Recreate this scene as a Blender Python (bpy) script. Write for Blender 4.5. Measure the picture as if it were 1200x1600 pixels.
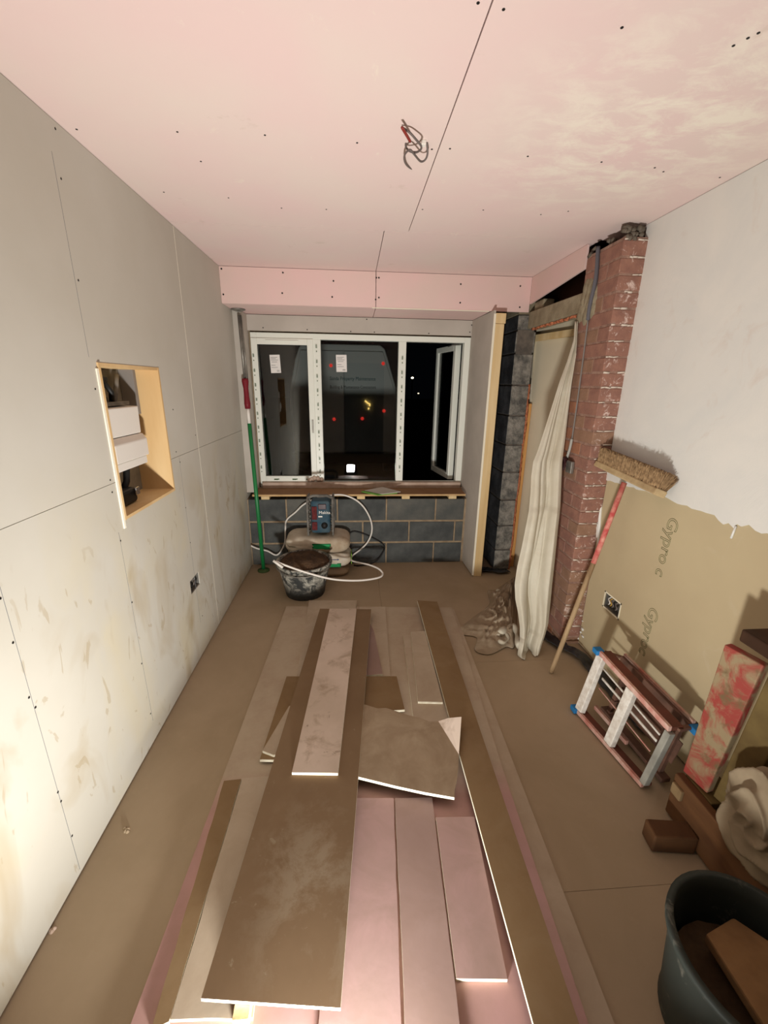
import bpy, bmesh, math, random
from mathutils import Vector, Matrix, noise
random.seed(7)
for o in list(bpy.data.objects): bpy.data.objects.remove(o)
SC = bpy.context.scene; COL = SC.collection

# ------------------------------------------------------------------ camera
CR = Vector((0.99729796, -0.07179674, 0.01555664)); CU = Vector((0.00619868, 0.29324903, 0.956016)); CF = Vector((0.0732008, 0.95333637, -0.2929017))
FPX = 647.767; CP = Vector((0, 0, 1.545))
cam = bpy.data.cameras.new('camera'); co = bpy.data.objects.new('camera', cam); COL.objects.link(co)
cam.sensor_fit = 'VERTICAL'; cam.sensor_height = 36; cam.lens = FPX/1600*36; cam.clip_start = .02; cam.clip_end = 300
co.matrix_world = Matrix(((CR.x, CU.x, -CF.x, CP.x), (CR.y, CU.y, -CF.y, CP.y), (CR.z, CU.z, -CF.z, CP.z), (0, 0, 0, 1)))
SC.camera = co
# ------------------------------------------------------------------ world, lights, exposure
w = bpy.data.worlds.new('night'); SC.world = w; w.use_nodes = True
w.node_tree.nodes['Background'].inputs[0].default_value = (.012, .014, .02, 1); w.node_tree.nodes['Background'].inputs[1].default_value = .06
SC.view_settings.view_transform = 'Standard'; SC.view_settings.look = 'None'; SC.view_settings.gamma = 1; SC.view_settings.use_curve_mapping = False
SC.view_settings.exposure = 0.0
LAMP = Vector((-.045, .13, .122)); TILT = math.radians(35); LAMP_W = 43
def area(name, loc, aim, sx, sy, power, col):
    l = bpy.data.lights.new(name, 'AREA'); l.shape = 'RECTANGLE'; l.size = sx; l.size_y = sy; l.energy = power; l.color = col; l.spread = math.radians(138)
    o = bpy.data.objects.new(name, l); COL.objects.link(o); o.location = loc; o.rotation_euler = Vector(aim).to_track_quat('-Z', 'Y').to_euler(); return o
AIM = Vector((-.02, math.cos(TILT), math.sin(TILT))).normalized()
area('flood_light', LAMP, AIM, .13, .13, LAMP_W, (1, .985, .93))
# ------------------------------------------------------------------ helpers
def at(px, py, **k):
    """point on a real plane (x=, y= or z=) that the photograph shows at that pixel; used to take measurements"""
    d = CF + CR*((px-600)/FPX) - CU*((py-800)/FPX)
    (a, v), = k.items(); i = 'xyz'.index(a); return CP + d*((v-CP[i])/d[i])
class MB:
    def __init__(s): s.v = []; s.f = []; s.m = []
    def face(s, idx, m=0): s.f.append(tuple(idx)); s.m.append(m)
    def box(s, a, b, m=0, rot=None, c=None):
        x0, y0, z0 = a; x1, y1, z1 = b
        P = [Vector(p) for p in ((x0,y0,z0),(x1,y0,z0),(x1,y1,z0),(x0,y1,z0),(x0,y0,z1),(x1,y0,z1),(x1,y1,z1),(x0,y1,z1))]
        if rot is not None: P = [c + rot @ (p-c) for p in P]
        return s.hexa(P, m)
    def hexa(s, P, m=0):
        n = len(s.v); s.v += [Vector(p) for p in P]
        for q in ((3,2,1,0),(4,5,6,7),(0,1,5,4),(1,2,6,5),(2,3,7,6),(3,0,4,7)): s.face([n+i for i in q], m)
        return s
    def beam(s, p, q, wd, ht, up=(0,0,1), m=0):
        p, q = Vector(p), Vector(q); d = (q-p).normalized(); u = Vector(up); r = d.cross(u).normalized(); u = r.cross(d)
        P = [a + r*i*wd/2 + u*j*ht/2 for j in (-1, 1) for a, i in ((p,-1),(p,1),(q,1),(q,-1))]
        return s.hexa(P, m)
    def prism(s, top, vec, m=0, me=None, jit=0):
        """polygon 'top' (counter-clockwise seen from outside), extruded by vec"""
        n = len(s.v); k = len(top); vec = Vector(vec); top = [Vector(p) for p in top]
        s.v += top + [p+vec for p in top]
        s.face(range(n, n+k), m); s.face([n+k+i for i in reversed(range(k))], m)
        for i in range(k):
            j = (i+1) % k; s.face((n+i, n+k+i, n+k+j, n+j), m if me is None else me)
        return s
    def tube(s, pts, r, seg=8, m=0, caps=True, closed=False):
        pts = [Vector(p) for p in pts]; N = len(pts); rr = r if isinstance(r, (list, tuple)) else [r]*N
        n0 = len(s.v); u = None
        for i, p in enumerate(pts):
            a = pts[i-1] if (i > 0 or closed) else p; b = pts[(i+1) % N] if (i < N-1 or closed) else p
            t = (b-a).normalized()
            if u is None: u = t.orthogonal().normalized()
            u = (u - t*u.dot(t)).normalized(); v = t.cross(u)
            for k in range(seg):
                an = 2*math.pi*k/seg; s.v.append(p + (u*math.cos(an)+v*math.sin(an))*rr[i])
        for i in range(N if closed else N-1):
            for k in range(seg):
                a = n0+i*seg+k; b = n0+i*seg+(k+1) % seg; j = ((i+1) % N)*seg
                s.face((a, b, n0+j+(k+1) % seg, n0+j+k), m)
        if caps and not closed:
            s.face([n0+k for k in reversed(range(seg))], m); s.face([n0+(N-1)*seg+k for k in range(seg)], m)
        return s
    def lathe(s, prof, c, seg=40, m=0, sx=1, sy=1, wob=0):
        c = Vector(c); n0 = len(s.v)
        for (r, z) in prof:
            for k in range(seg):
                a = 2*math.pi*k/seg; q = 1 + wob*math.sin(3*a+z*9)
                s.v.append(c + Vector((r*sx*q*math.cos(a), r*sy*q*math.sin(a), z)))
        for i in range(len(prof)-1):
            for k in range(seg):
                a = n0+i*seg+k; b = n0+i*seg+(k+1) % seg
                s.face((a, b, b+seg, a+seg), m)
        return s
    def grid(s, rows, m=0):
        n0 = len(s.v); R = len(rows); C = len(rows[0])
        for r in rows: s.v += [Vector(p) for p in r]
        for i in range(R-1):
            for j in range(C-1):
                a = n0+i*C+j; s.face((a, a+1, a+C+1, a+C), m)
        return s
    def build(s, name, mats, parent=None, smooth=False, origin=None, bevel=0, solid=0):
        me = bpy.data.meshes.new(name)
        o = bpy.data.objects.new(name, me); COL.objects.link(o)
        if parent is not None:
            org = ROOT[parent.name]; o.parent = parent
        else:
            if origin is None:
                lo = [min(v[i] for v in s.v) for i in range(3)]; hi = [max(v[i] for v in s.v) for i in range(3)]
                origin = ((lo[0]+hi[0])/2, (lo[1]+hi[1])/2, lo[2])
            org = Vector(origin); o.location = org
        ROOT[o.name] = org
        me.from_pydata([v-org for v in s.v], [], s.f)
        for mt in (mats if isinstance(mats, (list, tuple)) else [mats]): me.materials.append(mt)
        me.polygons.foreach_set('material_index', s.m); me.polygons.foreach_set('use_smooth', [smooth]*len(s.f)); me.update()
        if solid:
            md = o.modifiers.new('solid', 'SOLIDIFY'); md.thickness = solid; md.offset = 0
        if bevel:
            md = o.modifiers.new('bevel', 'BEVEL'); md.width = bevel; md.segments = 2; md.limit_method = 'ANGLE'
        return o
ROOT = {}
def thing(name, label, cat, loc=(0,0,0), group=None, kind=None):
    o = bpy.data.objects.new(name, None); COL.objects.link(o); o.location = loc; o.empty_display_size = .05; ROOT[o.name] = Vector(loc)
    return tag(o, label, cat, group, kind)
def tag(o, label=None, cat=None, group=None, kind=None):
    if label: o['label'] = label
    if cat: o['category'] = cat
    if group: o['group'] = group
    if kind: o['kind'] = kind
    return o
def smooth_path(P, n=8):
    P = [Vector(p) for p in P]; out = []
    for i in range(len(P)-1):
        p0 = P[max(i-1, 0)]; p1 = P[i]; p2 = P[i+1]; p3 = P[min(i+2, len(P)-1)]
        for k in range(n):
            t = k/n; out.append(.5*((2*p1)+(p2-p0)*t+(2*p0-5*p1+4*p2-p3)*t*t+(3*p1-p0-3*p2+p3)*t**3))
    return out+[P[-1]]
def text(name, body, size, M, mat, parent, depth=.0006, outline=False, sx=1, align='LEFT'):
    cu = bpy.data.curves.new(name, 'FONT'); cu.body = body; cu.size = size; cu.align_x = align
    if outline: cu.fill_mode = 'NONE'; cu.bevel_depth = outline; cu.bevel_resolution = 0
    else: cu.extrude = depth
    cu.resolution_u = 4
    t = bpy.data.objects.new('tmp', cu); COL.objects.link(t); bpy.context.view_layer.update()
    me = bpy.data.meshes.new_from_object(t.evaluated_get(bpy.context.evaluated_depsgraph_get()))
    bpy.data.objects.remove(t); me.name = name
    me.transform(Matrix.Translation(-ROOT[parent.name]) @ M @ Matrix.Diagonal((sx, 1, 1, 1))); me.materials.clear(); me.materials.append(mat)
    o = bpy.data.objects.new(name, me); COL.objects.link(o); o.parent = parent; ROOT[o.name] = ROOT[parent.name]; return o
def frame(o, X, Y):
    X = Vector(X).normalized(); Y = Vector(Y).normalized(); Z = X.cross(Y)
    return Matrix(((X.x, Y.x, Z.x, o[0]), (X.y, Y.y, Z.y, o[1]), (X.z, Y.z, Z.z, o[2]), (0, 0, 0, 1)))

# ------------------------------------------------------------------ materials
def S(r, g, b):  # sRGB 0-255 -> linear
    return tuple(((c/255)/12.92 if c/255 <= .04045 else ((c/255+.055)/1.055)**2.4) for c in (r, g, b)) + (1,)
class NT:
    def __init__(s, name, rough=.85, spec=.25, metal=0):
        s.m = bpy.data.materials.new(name); s.m.use_nodes = True; s.t = s.m.node_tree; s.b = s.t.nodes['Principled BSDF']
        s.b.inputs['Roughness'].default_value = rough; s.b.inputs['Specular IOR Level'].default_value = spec; s.b.inputs['Metallic'].default_value = metal
        s.tc = s.t.nodes.new('ShaderNodeTexCoord'); s.co = s.tc.outputs['Object']
    def geo(s):
        g = s.t.nodes.new('ShaderNodeNewGeometry'); s.co = g.outputs['Position']; return s
    def noise(s, scale, detail=5, rough=.55, dist=0, stretch=None, off=(0,0,0)):
        mp = s.t.nodes.new('ShaderNodeMapping'); s.t.links.new(s.co, mp.inputs[0]); mp.inputs['Location'].default_value = off
        if stretch: mp.inputs['Scale'].default_value = stretch
        n = s.t.nodes.new('ShaderNodeTexNoise'); s.t.links.new(mp.outputs[0], n.inputs['Vector'])
        n.inputs['Scale'].default_value = scale; n.inputs['Detail'].default_value = detail; n.inputs['Roughness'].default_value = rough; n.inputs['Distortion'].default_value = dist
        return n.outputs['Fac']
    def ramp(s, fac, a, b, lo=0, hi=1):
        r = s.t.nodes.new('ShaderNodeMapRange'); s.t.links.new(fac, r.inputs[0]); r.inputs[1].default_value = a; r.inputs[2].default_value = b
        r.inputs[3].default_value = lo; r.inputs[4].default_value = hi; return r.outputs[0]
    def mul(s, a, b):
        r = s.t.nodes.new('ShaderNodeMath'); r.operation = 'MULTIPLY'
        for i, q in enumerate((a, b)):
            if isinstance(q, (int, float)): r.inputs[i].default_value = q
            else: s.t.links.new(q, r.inputs[i])
        return r.outputs[0]
    def mix(s, fac, a, b):
        r = s.t.nodes.new('ShaderNodeMix'); r.data_type = 'RGBA'
        for i, q in ((0, fac), (6, a), (7, b)):
            if isinstance(q, (int, float, tuple)): r.inputs[i].default_value = q
            else: s.t.links.new(q, r.inputs[i])
        return r.outputs[2]
    def axis(s, i, a, b, lo=0, hi=1):
        x = s.t.nodes.new('ShaderNodeSeparateXYZ'); s.t.links.new(s.co, x.inputs[0]); return s.ramp(x.outputs[i], a, b, lo, hi)
    def blob(s, c, r, soft=1):
        mp = s.t.nodes.new('ShaderNodeVectorMath'); mp.operation = 'SUBTRACT'; s.t.links.new(s.co, mp.inputs[0]); mp.inputs[1].default_value = c
        d = s.t.nodes.new('ShaderNodeVectorMath'); d.operation = 'DIVIDE'; s.t.links.new(mp.outputs[0], d.inputs[0]); d.inputs[1].default_value = r
        l = s.t.nodes.new('ShaderNodeVectorMath'); l.operation = 'LENGTH'; s.t.links.new(d.outputs[0], l.inputs[0])
        return s.ramp(l.outputs['Value'], 1, 1-soft, 0, 1)
    def bump(s, fac, strength, dist=.01):
        b = s.t.nodes.new('ShaderNodeBump'); b.inputs['Strength'].default_value = strength; b.inputs['Distance'].default_value = dist
        s.t.links.new(fac, b.inputs['Height']); s.t.links.new(b.outputs[0], s.b.inputs['Normal']); return s
    def out(s, col):
        if isinstance(col, tuple): s.b.inputs['Base Color'].default_value = col
        else: s.t.links.new(col, s.b.inputs['Base Color'])
        return s.m
def mottle(name, c1, c2, scale=6, rough=.85, bump=0, bscale=60, spec=.2, metal=0, lo=.35, hi=.65, bd=.01, stretch=None):
    n = NT(name, rough, spec, metal); f = n.ramp(n.noise(scale, stretch=stretch), lo, hi)
    if bump: n.bump(n.noise(bscale, 6), bump, bd)
    return n.out(n.mix(f, c1, c2))
def plain(name, c, rough=.6, spec=.3, metal=0, emit=0):
    n = NT(name, rough, spec, metal); m = n.out(c)
    if emit: n.b.inputs['Emission Color'].default_value = c; n.b.inputs['Emission Strength'].default_value = emit
    return m
# plasterboard faces
def m_ceiling():
    n = NT('pink_ceiling_board', .85, .2).geo(); base = n.mix(n.ramp(n.noise(2.2), .35, .7), S(228,202,198), S(226,208,200))
    scuff = n.mul(n.ramp(n.noise(7, 10, .7, .4, (1.0, 1.6, 1)), .44, .62), n.blob((.95, 1.5, 2.3), (.62, .75, .4), .7))
    base = n.mix(n.mul(scuff, .95), base, S(238,228,214))
    scr = n.mul(n.ramp(n.noise(8, 10, .72, .5, (1.6, .9, 1), (4,2,0)), .62, .72), .5); base = n.mix(scr, base, S(235,222,208))
    st = n.mul(n.ramp(n.noise(5, 6, .6, .4, None, (1,7,3)), .66, .74), .35)
    return n.out(n.mix(st, base, S(176,154,132)))
def m_leftwall():
    n = NT('ivory_wall_board', .85, .2).geo(); base = n.mix(n.ramp(n.noise(1.6), .35, .7), S(194,189,177), S(203,199,189))
    low = n.axis(2, 1.35, .75)
    st = n.mul(n.mul(n.ramp(n.noise(2.6, 4, .5, .6, (1, 1.3, .7), (3,1,2)), .47, .72), low), .6); base = n.mix(st, base, S(206,194,162))
    st = n.mul(n.mul(n.ramp(n.noise(2.6, 4, .5, .7, (1, 1.5, .8), (8,3,1)), .53, .74), n.axis(2, 1.15, .8)), .75); base = n.mix(st, base, S(168,148,112))
    ln = n.mul(n.mul(n.ramp(n.noise(4, 3, .5, 3.0, (1, 2.2, .8), (5,9,1)), .655, .685), n.axis(2, 1.1, .9)), .4); base = n.mix(ln, base, S(160,140,104))
    return n.out(base)
def m_board(name, paper, paper2, dust, amount, scale=3):
    n = NT(name, .85, .2); base = n.mix(n.ramp(n.noise(scale), .35, .65), paper, paper2)
    d = n.mul(n.ramp(n.noise(7, 7, .65, .6, None, (2,5,1)), .35, .62), amount)
    n.bump(n.noise(30, 6), .08, .003)
    return n.out(n.mix(d, base, dust))
GY = mottle('gypsum_edge', S(240,234,214), S(222,212,186), 40, .9)
M = {}
M['ceiling'] = m_ceiling(); M['left'] = m_leftwall()
M['pinktrim'] = mottle('pink_trim_board', S(228,194,190), S(222,196,188), 3, .85)
M['grey_reveal'] = mottle('grey_reveal_board', S(196,188,178), S(186,178,168), 4, .85)
M['plaster'] = None
n = NT('white_wall_plaster', .55, .35).geo(); b_ = n.mix(n.ramp(n.noise(2.5, 5, .6, .8), .35, .65), S(232,230,224), S(224,224,220)); b_ = n.mix(n.mul(n.ramp(n.noise(6, 6, .6, 1), .6, .75), .4), b_, S(214,198,186)); n.bump(n.noise(5, 7, .6, 1.0), .25, .01); M['plaster'] = n.out(b_)
n = NT('green_grey_wall_board', .85, .2).geo(); b_ = n.mix(n.ramp(n.noise(1.8), .35, .7), S(196,180,146), S(186,168,136)); b_ = n.mix(n.mul(n.ramp(n.noise(8, 6, .6, .6), .62, .76), .4), b_, S(206,194,170)); M['brownwall'] = n.out(b_)
M['ply'] = mottle('birch_ply', S(226,196,148), S(208,172,122), 5, .7, stretch=(1,1,.2))
n = NT('dusty_floor', .8, .25).geo(); b_ = n.mix(n.ramp(n.noise(1.3, 6, .6, .5), .35, .68), S(166,147,121), S(182,162,137)); b_ = n.mix(n.mul(n.ramp(n.noise(11, 7, .7), .58, .72), .3), b_, S(186,164,138)); n.bump(n.noise(60, 5), .12, .003); M['floor'] = n.out(b_)
M['mortar'] = mottle('sand_mortar', S(168,148,122), S(146,126,102), 20, .95, .5, 120)
M['block'] = mottle('dark_grey_block', S(92,94,92), S(74,76,76), 9, .95, .5, 90)
M['block_b'] = mottle('dark_grey_block_dusty', S(108,106,100), S(84,86,84), 6, .95, .5, 90)
n = NT('bitumen_painted_block', .35, .5).geo(); b_ = n.mix(n.ramp(n.noise(7, 6, .6), .4, .65), S(52,54,58), S(92,94,98)); n.bump(n.noise(50, 6), .5, .01); M['bitumen'] = n.out(b_)
n = NT('rough_cut_block', .95, .15).geo(); b_ = n.mix(n.ramp(n.noise(14, 8, .7), .38, .62), S(92,90,86), S(158,152,142)); n.bump(n.noise(70, 7, .7), .8, .01); M['cutblock'] = n.out(b_)
def m_brick(name, a, b):
    n = NT(name, .9, .2).geo(); c = n.mix(n.ramp(n.noise(18, 5), .35, .65), a, b)
    c = n.mix(n.mul(n.ramp(n.noise(22, 8, .7, 1.0, None, (3,3,3)), .56, .66), n.axis(1, 2.19, 2.165)), c, S(222,200,190))
    n.bump(n.noise(90, 6), .4, .005); return n.out(c)
M['brick'] = [m_brick('red_brick', S(156,114,98), S(138,100,88)), m_brick('brown_brick', S(140,108,88), S(152,118,98)), m_brick('orange_brick', S(166,116,88), S(150,102,80))]
M['bmortar'] = mottle('brick_mortar', S(168,136,120), S(130,100,88), 25, .95, .4, 120)
M['upvc'] = plain('white_upvc', S(236,238,228), .3, .5)
M['tape'] = plain('film_print', S(70,92,52), .6)
M['dusty_ledge'] = mottle('dusty_ledge', S(198,176,160), S(176,152,134), 12, .9)
M['rubber'] = plain('black_seal', S(22,22,22), .5)
n = NT('pane_glass'); t_ = n.t; t_.nodes.remove(n.b); tr = t_.nodes.new('ShaderNodeBsdfTransparent'); tr.inputs[0].default_value = (.95, .97, .96, 1); gl = t_.nodes.new('ShaderNodeBsdfGlossy'); gl.inputs['Roughness'].default_value = .0; gl.inputs[0].default_value = (1,1,1,1)
fr = t_.nodes.new('ShaderNodeFresnel'); fr.inputs[0].default_value = 1.55; mx = t_.nodes.new('ShaderNodeMixShader'); t_.links.new(fr.outputs[0], mx.inputs[0]); t_.links.new(tr.outputs[0], mx.inputs[1]); t_.links.new(gl.outputs[0], mx.inputs[2]); t_.links.new(mx.outputs[0], t_.nodes['Material Output'].inputs[0]); M['glass'] = n.m
M['pine'] = mottle('pine', S(232,206,160), S(214,182,130), 4, .75, .1, 60, stretch=(3,3,.25))
M['pine2'] = mottle('warm_pine', S(226,170,104), S(204,146,84), 5, .75, .1, 60, stretch=(3,3,.25))
M['conc'] = mottle('concrete', S(160,148,124), S(134,122,100), 12, .95, .5, 90)
M['darkwood'] = mottle('dark_joist', S(70,40,26), S(50,28,18), 6, .8, .2, 60, stretch=(1,.2,3))
M['foam'] = mottle('orange_foam', S(214,138,100), S(180,104,74), 40, .95, .8, 150)
M['beige'] = mottle('beige_sheeting', S(226,214,188), S(216,204,178), 2, .8)
n = NT('dust_sheet_cotton', .95, .1); b_ = n.mix(n.ramp(n.noise(4, 6, .6, .5), .35, .7), S(206,200,184), S(190,180,160)); n.bump(n.noise(200, 3), .15, .002); M['sheet'] = n.out(b_)
n = NT('dirty_dust_sheet', .95, .1); b_ = n.mix(n.ramp(n.noise(5, 6, .6, .5), .52, .64), S(160,142,120), S(190,176,154)); n.bump(n.noise(200, 3), .15, .002); M['dirtsheet'] = n.out(b_)
M['dpc'] = mottle('black_membrane', S(26,28,32), S(58,60,66), 8, .35, .3, 30, spec=.5)
M['steel'] = mottle('dull_steel', S(150,146,138), S(120,116,110), 20, .45, metal=.6)
M['green'] = plain('green_paint', S(28,124,66), .4, .5); M['grip'] = plain('dark_red_grip', S(120,26,38), .5)
M['black'] = plain('black_plastic', S(28,27,26), .5); M['grey'] = plain('grey_sheath', S(132,126,122), .5); M['white'] = plain('white_plastic', S(232,226,218), .4, .4)
M['paper'] = plain('label_paper', S(232,228,224), .7); M['ink'] = plain('grey_ink', S(120,120,122), .8)

# ------------------------------------------------------------------ setting
XL, XR, XP, YF, YB, ZC, ZB = -.897, 1.41, 1.286, 3.45, 3.226, 2.297, 2.067
def rects(y0, y1, z0, z1, holes):
    ys = sorted({y0, y1, *[h for H in holes for h in H[:2] if y0 < h < y1]}); zs = sorted({z0, z1, *[h for H in holes for h in H[2:] if z0 < h < z1]}); out = []
    for a, b in zip(ys, ys[1:]):
        for c, d in zip(zs, zs[1:]):
            if not any(H[0] <= (a+b)/2 <= H[1] and H[2] <= (c+d)/2 <= H[3] for H in holes): out.append((a, b, c, d))
    return out
def dots(name, pts, nrm, r, parent):
    mb = MB(); nrm = Vector(nrm); u = nrm.orthogonal().normalized(); v = nrm.cross(u)
    for p in pts:
        p = Vector(p); mb.prism([p + nrm*.0012 + (u*math.cos(a)+v*math.sin(a))*r for a in [k*math.pi/3 for k in range(6)]], -nrm*.0016)
    return tag(mb.build(name, M['black'], parent), kind='stuff')
# floor: hardboard sheets with fine joints
fl = thing('floor', None, None, (0, 1, 0), kind='structure')
g = .0006
for (x0, x1, y0, y1) in ((-1.0, .2, -2.3, 3.6), (.2, 1.5, -2.3, .868), (.2, 1.62, .868, 2.02), (.2, 1.72, 2.02, 3.75)):
    MB().box((x0+g, y0+g, -.02), (x1-g, y1-g, 0)).build('floor_sheet', M['floor'], fl)
MB().box((-1.2, -2.4, -.06), (1.7, 3.75, -.02)).build('subfloor', M['block'], fl)
# ceiling boards
ce = thing('ceiling', None, None, (0, 1, ZC), kind='structure')
g = .0018
for (x0, x1, y0, y1) in ((-.93, .289, -2.3, 2.44), (.289, 1.5, -2.3, 2.44), (-.93, .165, 2.44, 3.25), (.165, 1.32, 2.44, 3.25)):
    MB().box((x0+g, y0+g, ZC), (x1-g, y1-g, ZC+.0125)).build('ceiling_board', M['ceiling'], ce)
MB().box((-1.2, -2.4, ZC+.03), (1.9, 3.8, ZC+.08)).build('deck', M['darkwood'], ce)
cs = [(0.261,1.102),(0.318,1.112),(0.589,1.132),(0.87,1.155),(0.883,1.132),(0.893,1.117),(-0.859,1.661),(-0.546,1.642),(-0.535,1.822),(-0.778,2.097),(-0.523,2.123),(-0.273,1.631),(0.019,1.644),(0.267,1.656),(0.326,1.646),(0.599,1.665),(0.866,1.674),(1.073,1.691),(1.123,1.714),(1.356,1.732),(0.584,2.122),(0.315,2.147),(-0.114,2.197),(-0.314,2.206),(0.857,2.141),(0.961,2.092)]
dots('screw_heads', [(x, y, ZC) for x, y in cs], (0,0,-1), .0036, ce)
# left wall
wl = thing('wall_left', None, None, (XL, 1, 0), kind='structure')
NI = (1.612, 2.097, 1.022, 1.605); SO = (2.13, 2.262, .42, .497)
for (y0, y1, z0, z1) in ((-2.3, 2.486, .006, 1.1765), (-2.3, 2.486, 1.1785, ZC-.002), (2.491, 3.68, .006, 1.1765), (2.491, 3.68, 1.1785, ZC-.002)):
    mb = MB()
    for (a, b, c, d) in rects(y0, y1, z0, z1, [NI, SO]): mb.box((XL-.0125, a, c), (XL, b, d))
    mb.build('plasterboard', M['left'], wl)
MB().box((XL-.26, -2.3, 0), (XL-.2, 3.75, 2.35)).build('masonry', M['block'], wl)
MB().box((XL-.012, 2.4861, .01), (XL+.0004, 2.4909, ZC-.002)).build('joint_filler', plain('white_joint', S(236,230,214), .8), wl)
mb = MB()
for y, z0, z1 in ((1.018, .02, 1.05), (1.562, .1, .99), (2.2, .2, 1.17), (1.575, 1.62, 2.2)): mb.box((XL-.001, y-.0007, z0), (XL+.0004, y+.0007, z1))
tag(mb.build('pencil_line', M['ink'], wl), kind='stuff')
ls = [(1.614,2.274),(1.598,2.14),(1.593,1.858),(1.578,1.516),(1.569,1.193),(1.567,1.147),(1.01,1.011),(1.01,0.881),(1.011,0.705),(1.022,0.662),(1.017,0.353),(1.019,0.314),(1.023,0.163),(1.564,0.955),(1.566,0.688),(1.555,0.404),(1.553,0.146),(2.46,1.255),(2.2,1.411),(2.172,1.204),(2.203,1.146),(2.237,0.222),(2.2,.9),(2.2,.7)]
dots('screw_heads', [(XL, y, z) for y, z in ls], (1,0,0), .0034, wl)
# right wall: board below, plaster coat above
wr = thing('wall_right', None, None, (XR, 1, 0), kind='structure')
SR = (1.862, 1.998, .368, .452)
mb = MB()
for (a, b, c, d) in rects(-2.3, 2.166, .012, ZC-.002, [SR]): mb.box((XR, a, c), (XR+.0125, b, d))
mb.build('plasterboard', M['brownwall'], wr)
MB().box((XR+.06, -2.3, 0), (XR+.12, 2.166, 2.35)).build('masonry', M['block'], wr)
edge = [(1150,822),(1165,826),(1180,830),(1200,836)]
yz = [at(x, y, x=XR) for x, y in ((940,748),(958,752),(975,757),(1000,765),(1022,772),(1045,778),(1060,786),(1075,791),(1090,797),(1105,801),(1118,805),(1125,812),(1132,818),(1140,816),(1148,826),(1152,818),(1160,822),(1172,820),(1182,829),(1192,833),(1200,834))]
poly = [(p.y, p.z) for p in yz] + [(.9, 1.075), (.5, 1.09), (0, 1.08), (-2.3, 1.09)]
fine = []
for (a, b), (c, d) in zip(poly, poly[1:]):
    k = max(1, int(abs(a-c)/.02))
    for i in range(k): fine.append((a+(c-a)*i/k, b+(d-b)*i/k + random.uniform(-.004, .004)))
fine[0] = (2.166, fine[0][1]); fine.append(poly[-1])
mb = MB()
for (a, b), (c, d) in zip(fine, fine[1:]):
    if a-c < .001: continue
    mb.prism([(XR-.005, a, b), (XR-.005, c, d), (XR-.005, c, ZC-.002), (XR-.005, a, ZC-.002)][::-1], (.005, 0, 0))
mb.build('plaster_coat', M['plaster'], wr)
mb = MB()
for (a, b, c, d) in ((941,765,935,858), (938,770,934,840)):
    p = at(a, b, x=XR-.004); q = at(c, d, x=XR-.004); mb.tube(smooth_path([p, (p+q)/2+Vector((0,.006,0)), q], 6), .009, 5)
for k in range(14):
    p = at(908+random.uniform(-5, 4)-k*.1, 925+k*5.6, x=XR-.002); mb.tube([p, p+Vector((0, random.uniform(-.03, .03), random.uniform(-.03,.02)))], random.uniform(.004, .009), 5)
p = at(1150,822,x=XR-.004); mb.tube([p, p-Vector((0,-.006,.05))], .004, 5)
tag(mb.build('plaster_drips', M['plaster'], wr, True), kind='stuff')
M['printink'] = plain('green_grey_print', S(112,112,74), .8)
text('printed_lettering', 'Gypro c', .088, frame((XR-.0008, 1.672, 1.005), (0,.02,-1), (0,-1,-.02)), M['printink'], wr, outline=.0011, sx=.98)
text('printed_lettering', 'Gyproc', .088, frame((XR-.0008, 1.665, .56), (0,.02,-1), (0,-1,-.02)), M['printink'], wr, outline=.0011, sx=.98)
# back wall far behind the photographer, closes the room
wb = thing('wall_back', None, None, (0, -2.3, 0), kind='structure')
mb = MB(); mb.box((-1.1, -2.36, 0), (-.2, -2.3, 2.3)); mb.box((.7, -2.36, 0), (1.5, -2.3, 2.3)); mb.box((-.2, -2.36, 2.0), (.7, -2.3, 2.3)); mb.build('plaster', M['plaster'], wb)

# bulkhead above the window
t1 = thing('trim_1', None, None, (0, YB, ZB), kind='structure')
for a, b in ((XL, .1635), (.1665, XP-.007)): MB().box((a+.001, YB, ZB), (b, YB+.0125, ZC-.003)).build('bulkhead_board', M['pinktrim'], t1)
for a, b, y1 in ((XL, .1635, 3.66), (.1665, .995, 3.66)): MB().box((a+.001, YB+.013, ZB-.001), (b, y1, ZB+.012)).build('soffit_board', M['pinktrim'], t1)
MB().box((.14, YB-.004, ZB-.004), (.985, YB+.008, ZB+.001)).build('edge_bead', plain('cream_edge', S(240,232,212), .8), t1)
bs = [at(x, y, y=YB-.001) for x, y in ((346,420),(349,460),(442,426),(441,458),(521,439),(519,464),(588,434),(592,434),(587,468),(592,465),(720,444),(719,473),(813,447),(812,480))]
dots('screw_heads', bs, (0,-1,0), .006, t1)
# pink trim in the doorway return
t2 = thing('trim_2', None, None, (XP, 2.8, 2.15), kind='structure')
MB().prism([(XP-.006, 2.50, 2.176), (XP-.006, 3.225, 2.12), (XP-.006, 3.225, ZC-.002), (XP-.006, 2.50, ZC-.002)][::-1], (.0125, 0, 0)).build('return_board', [M['pinktrim'], GY], t2)

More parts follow.
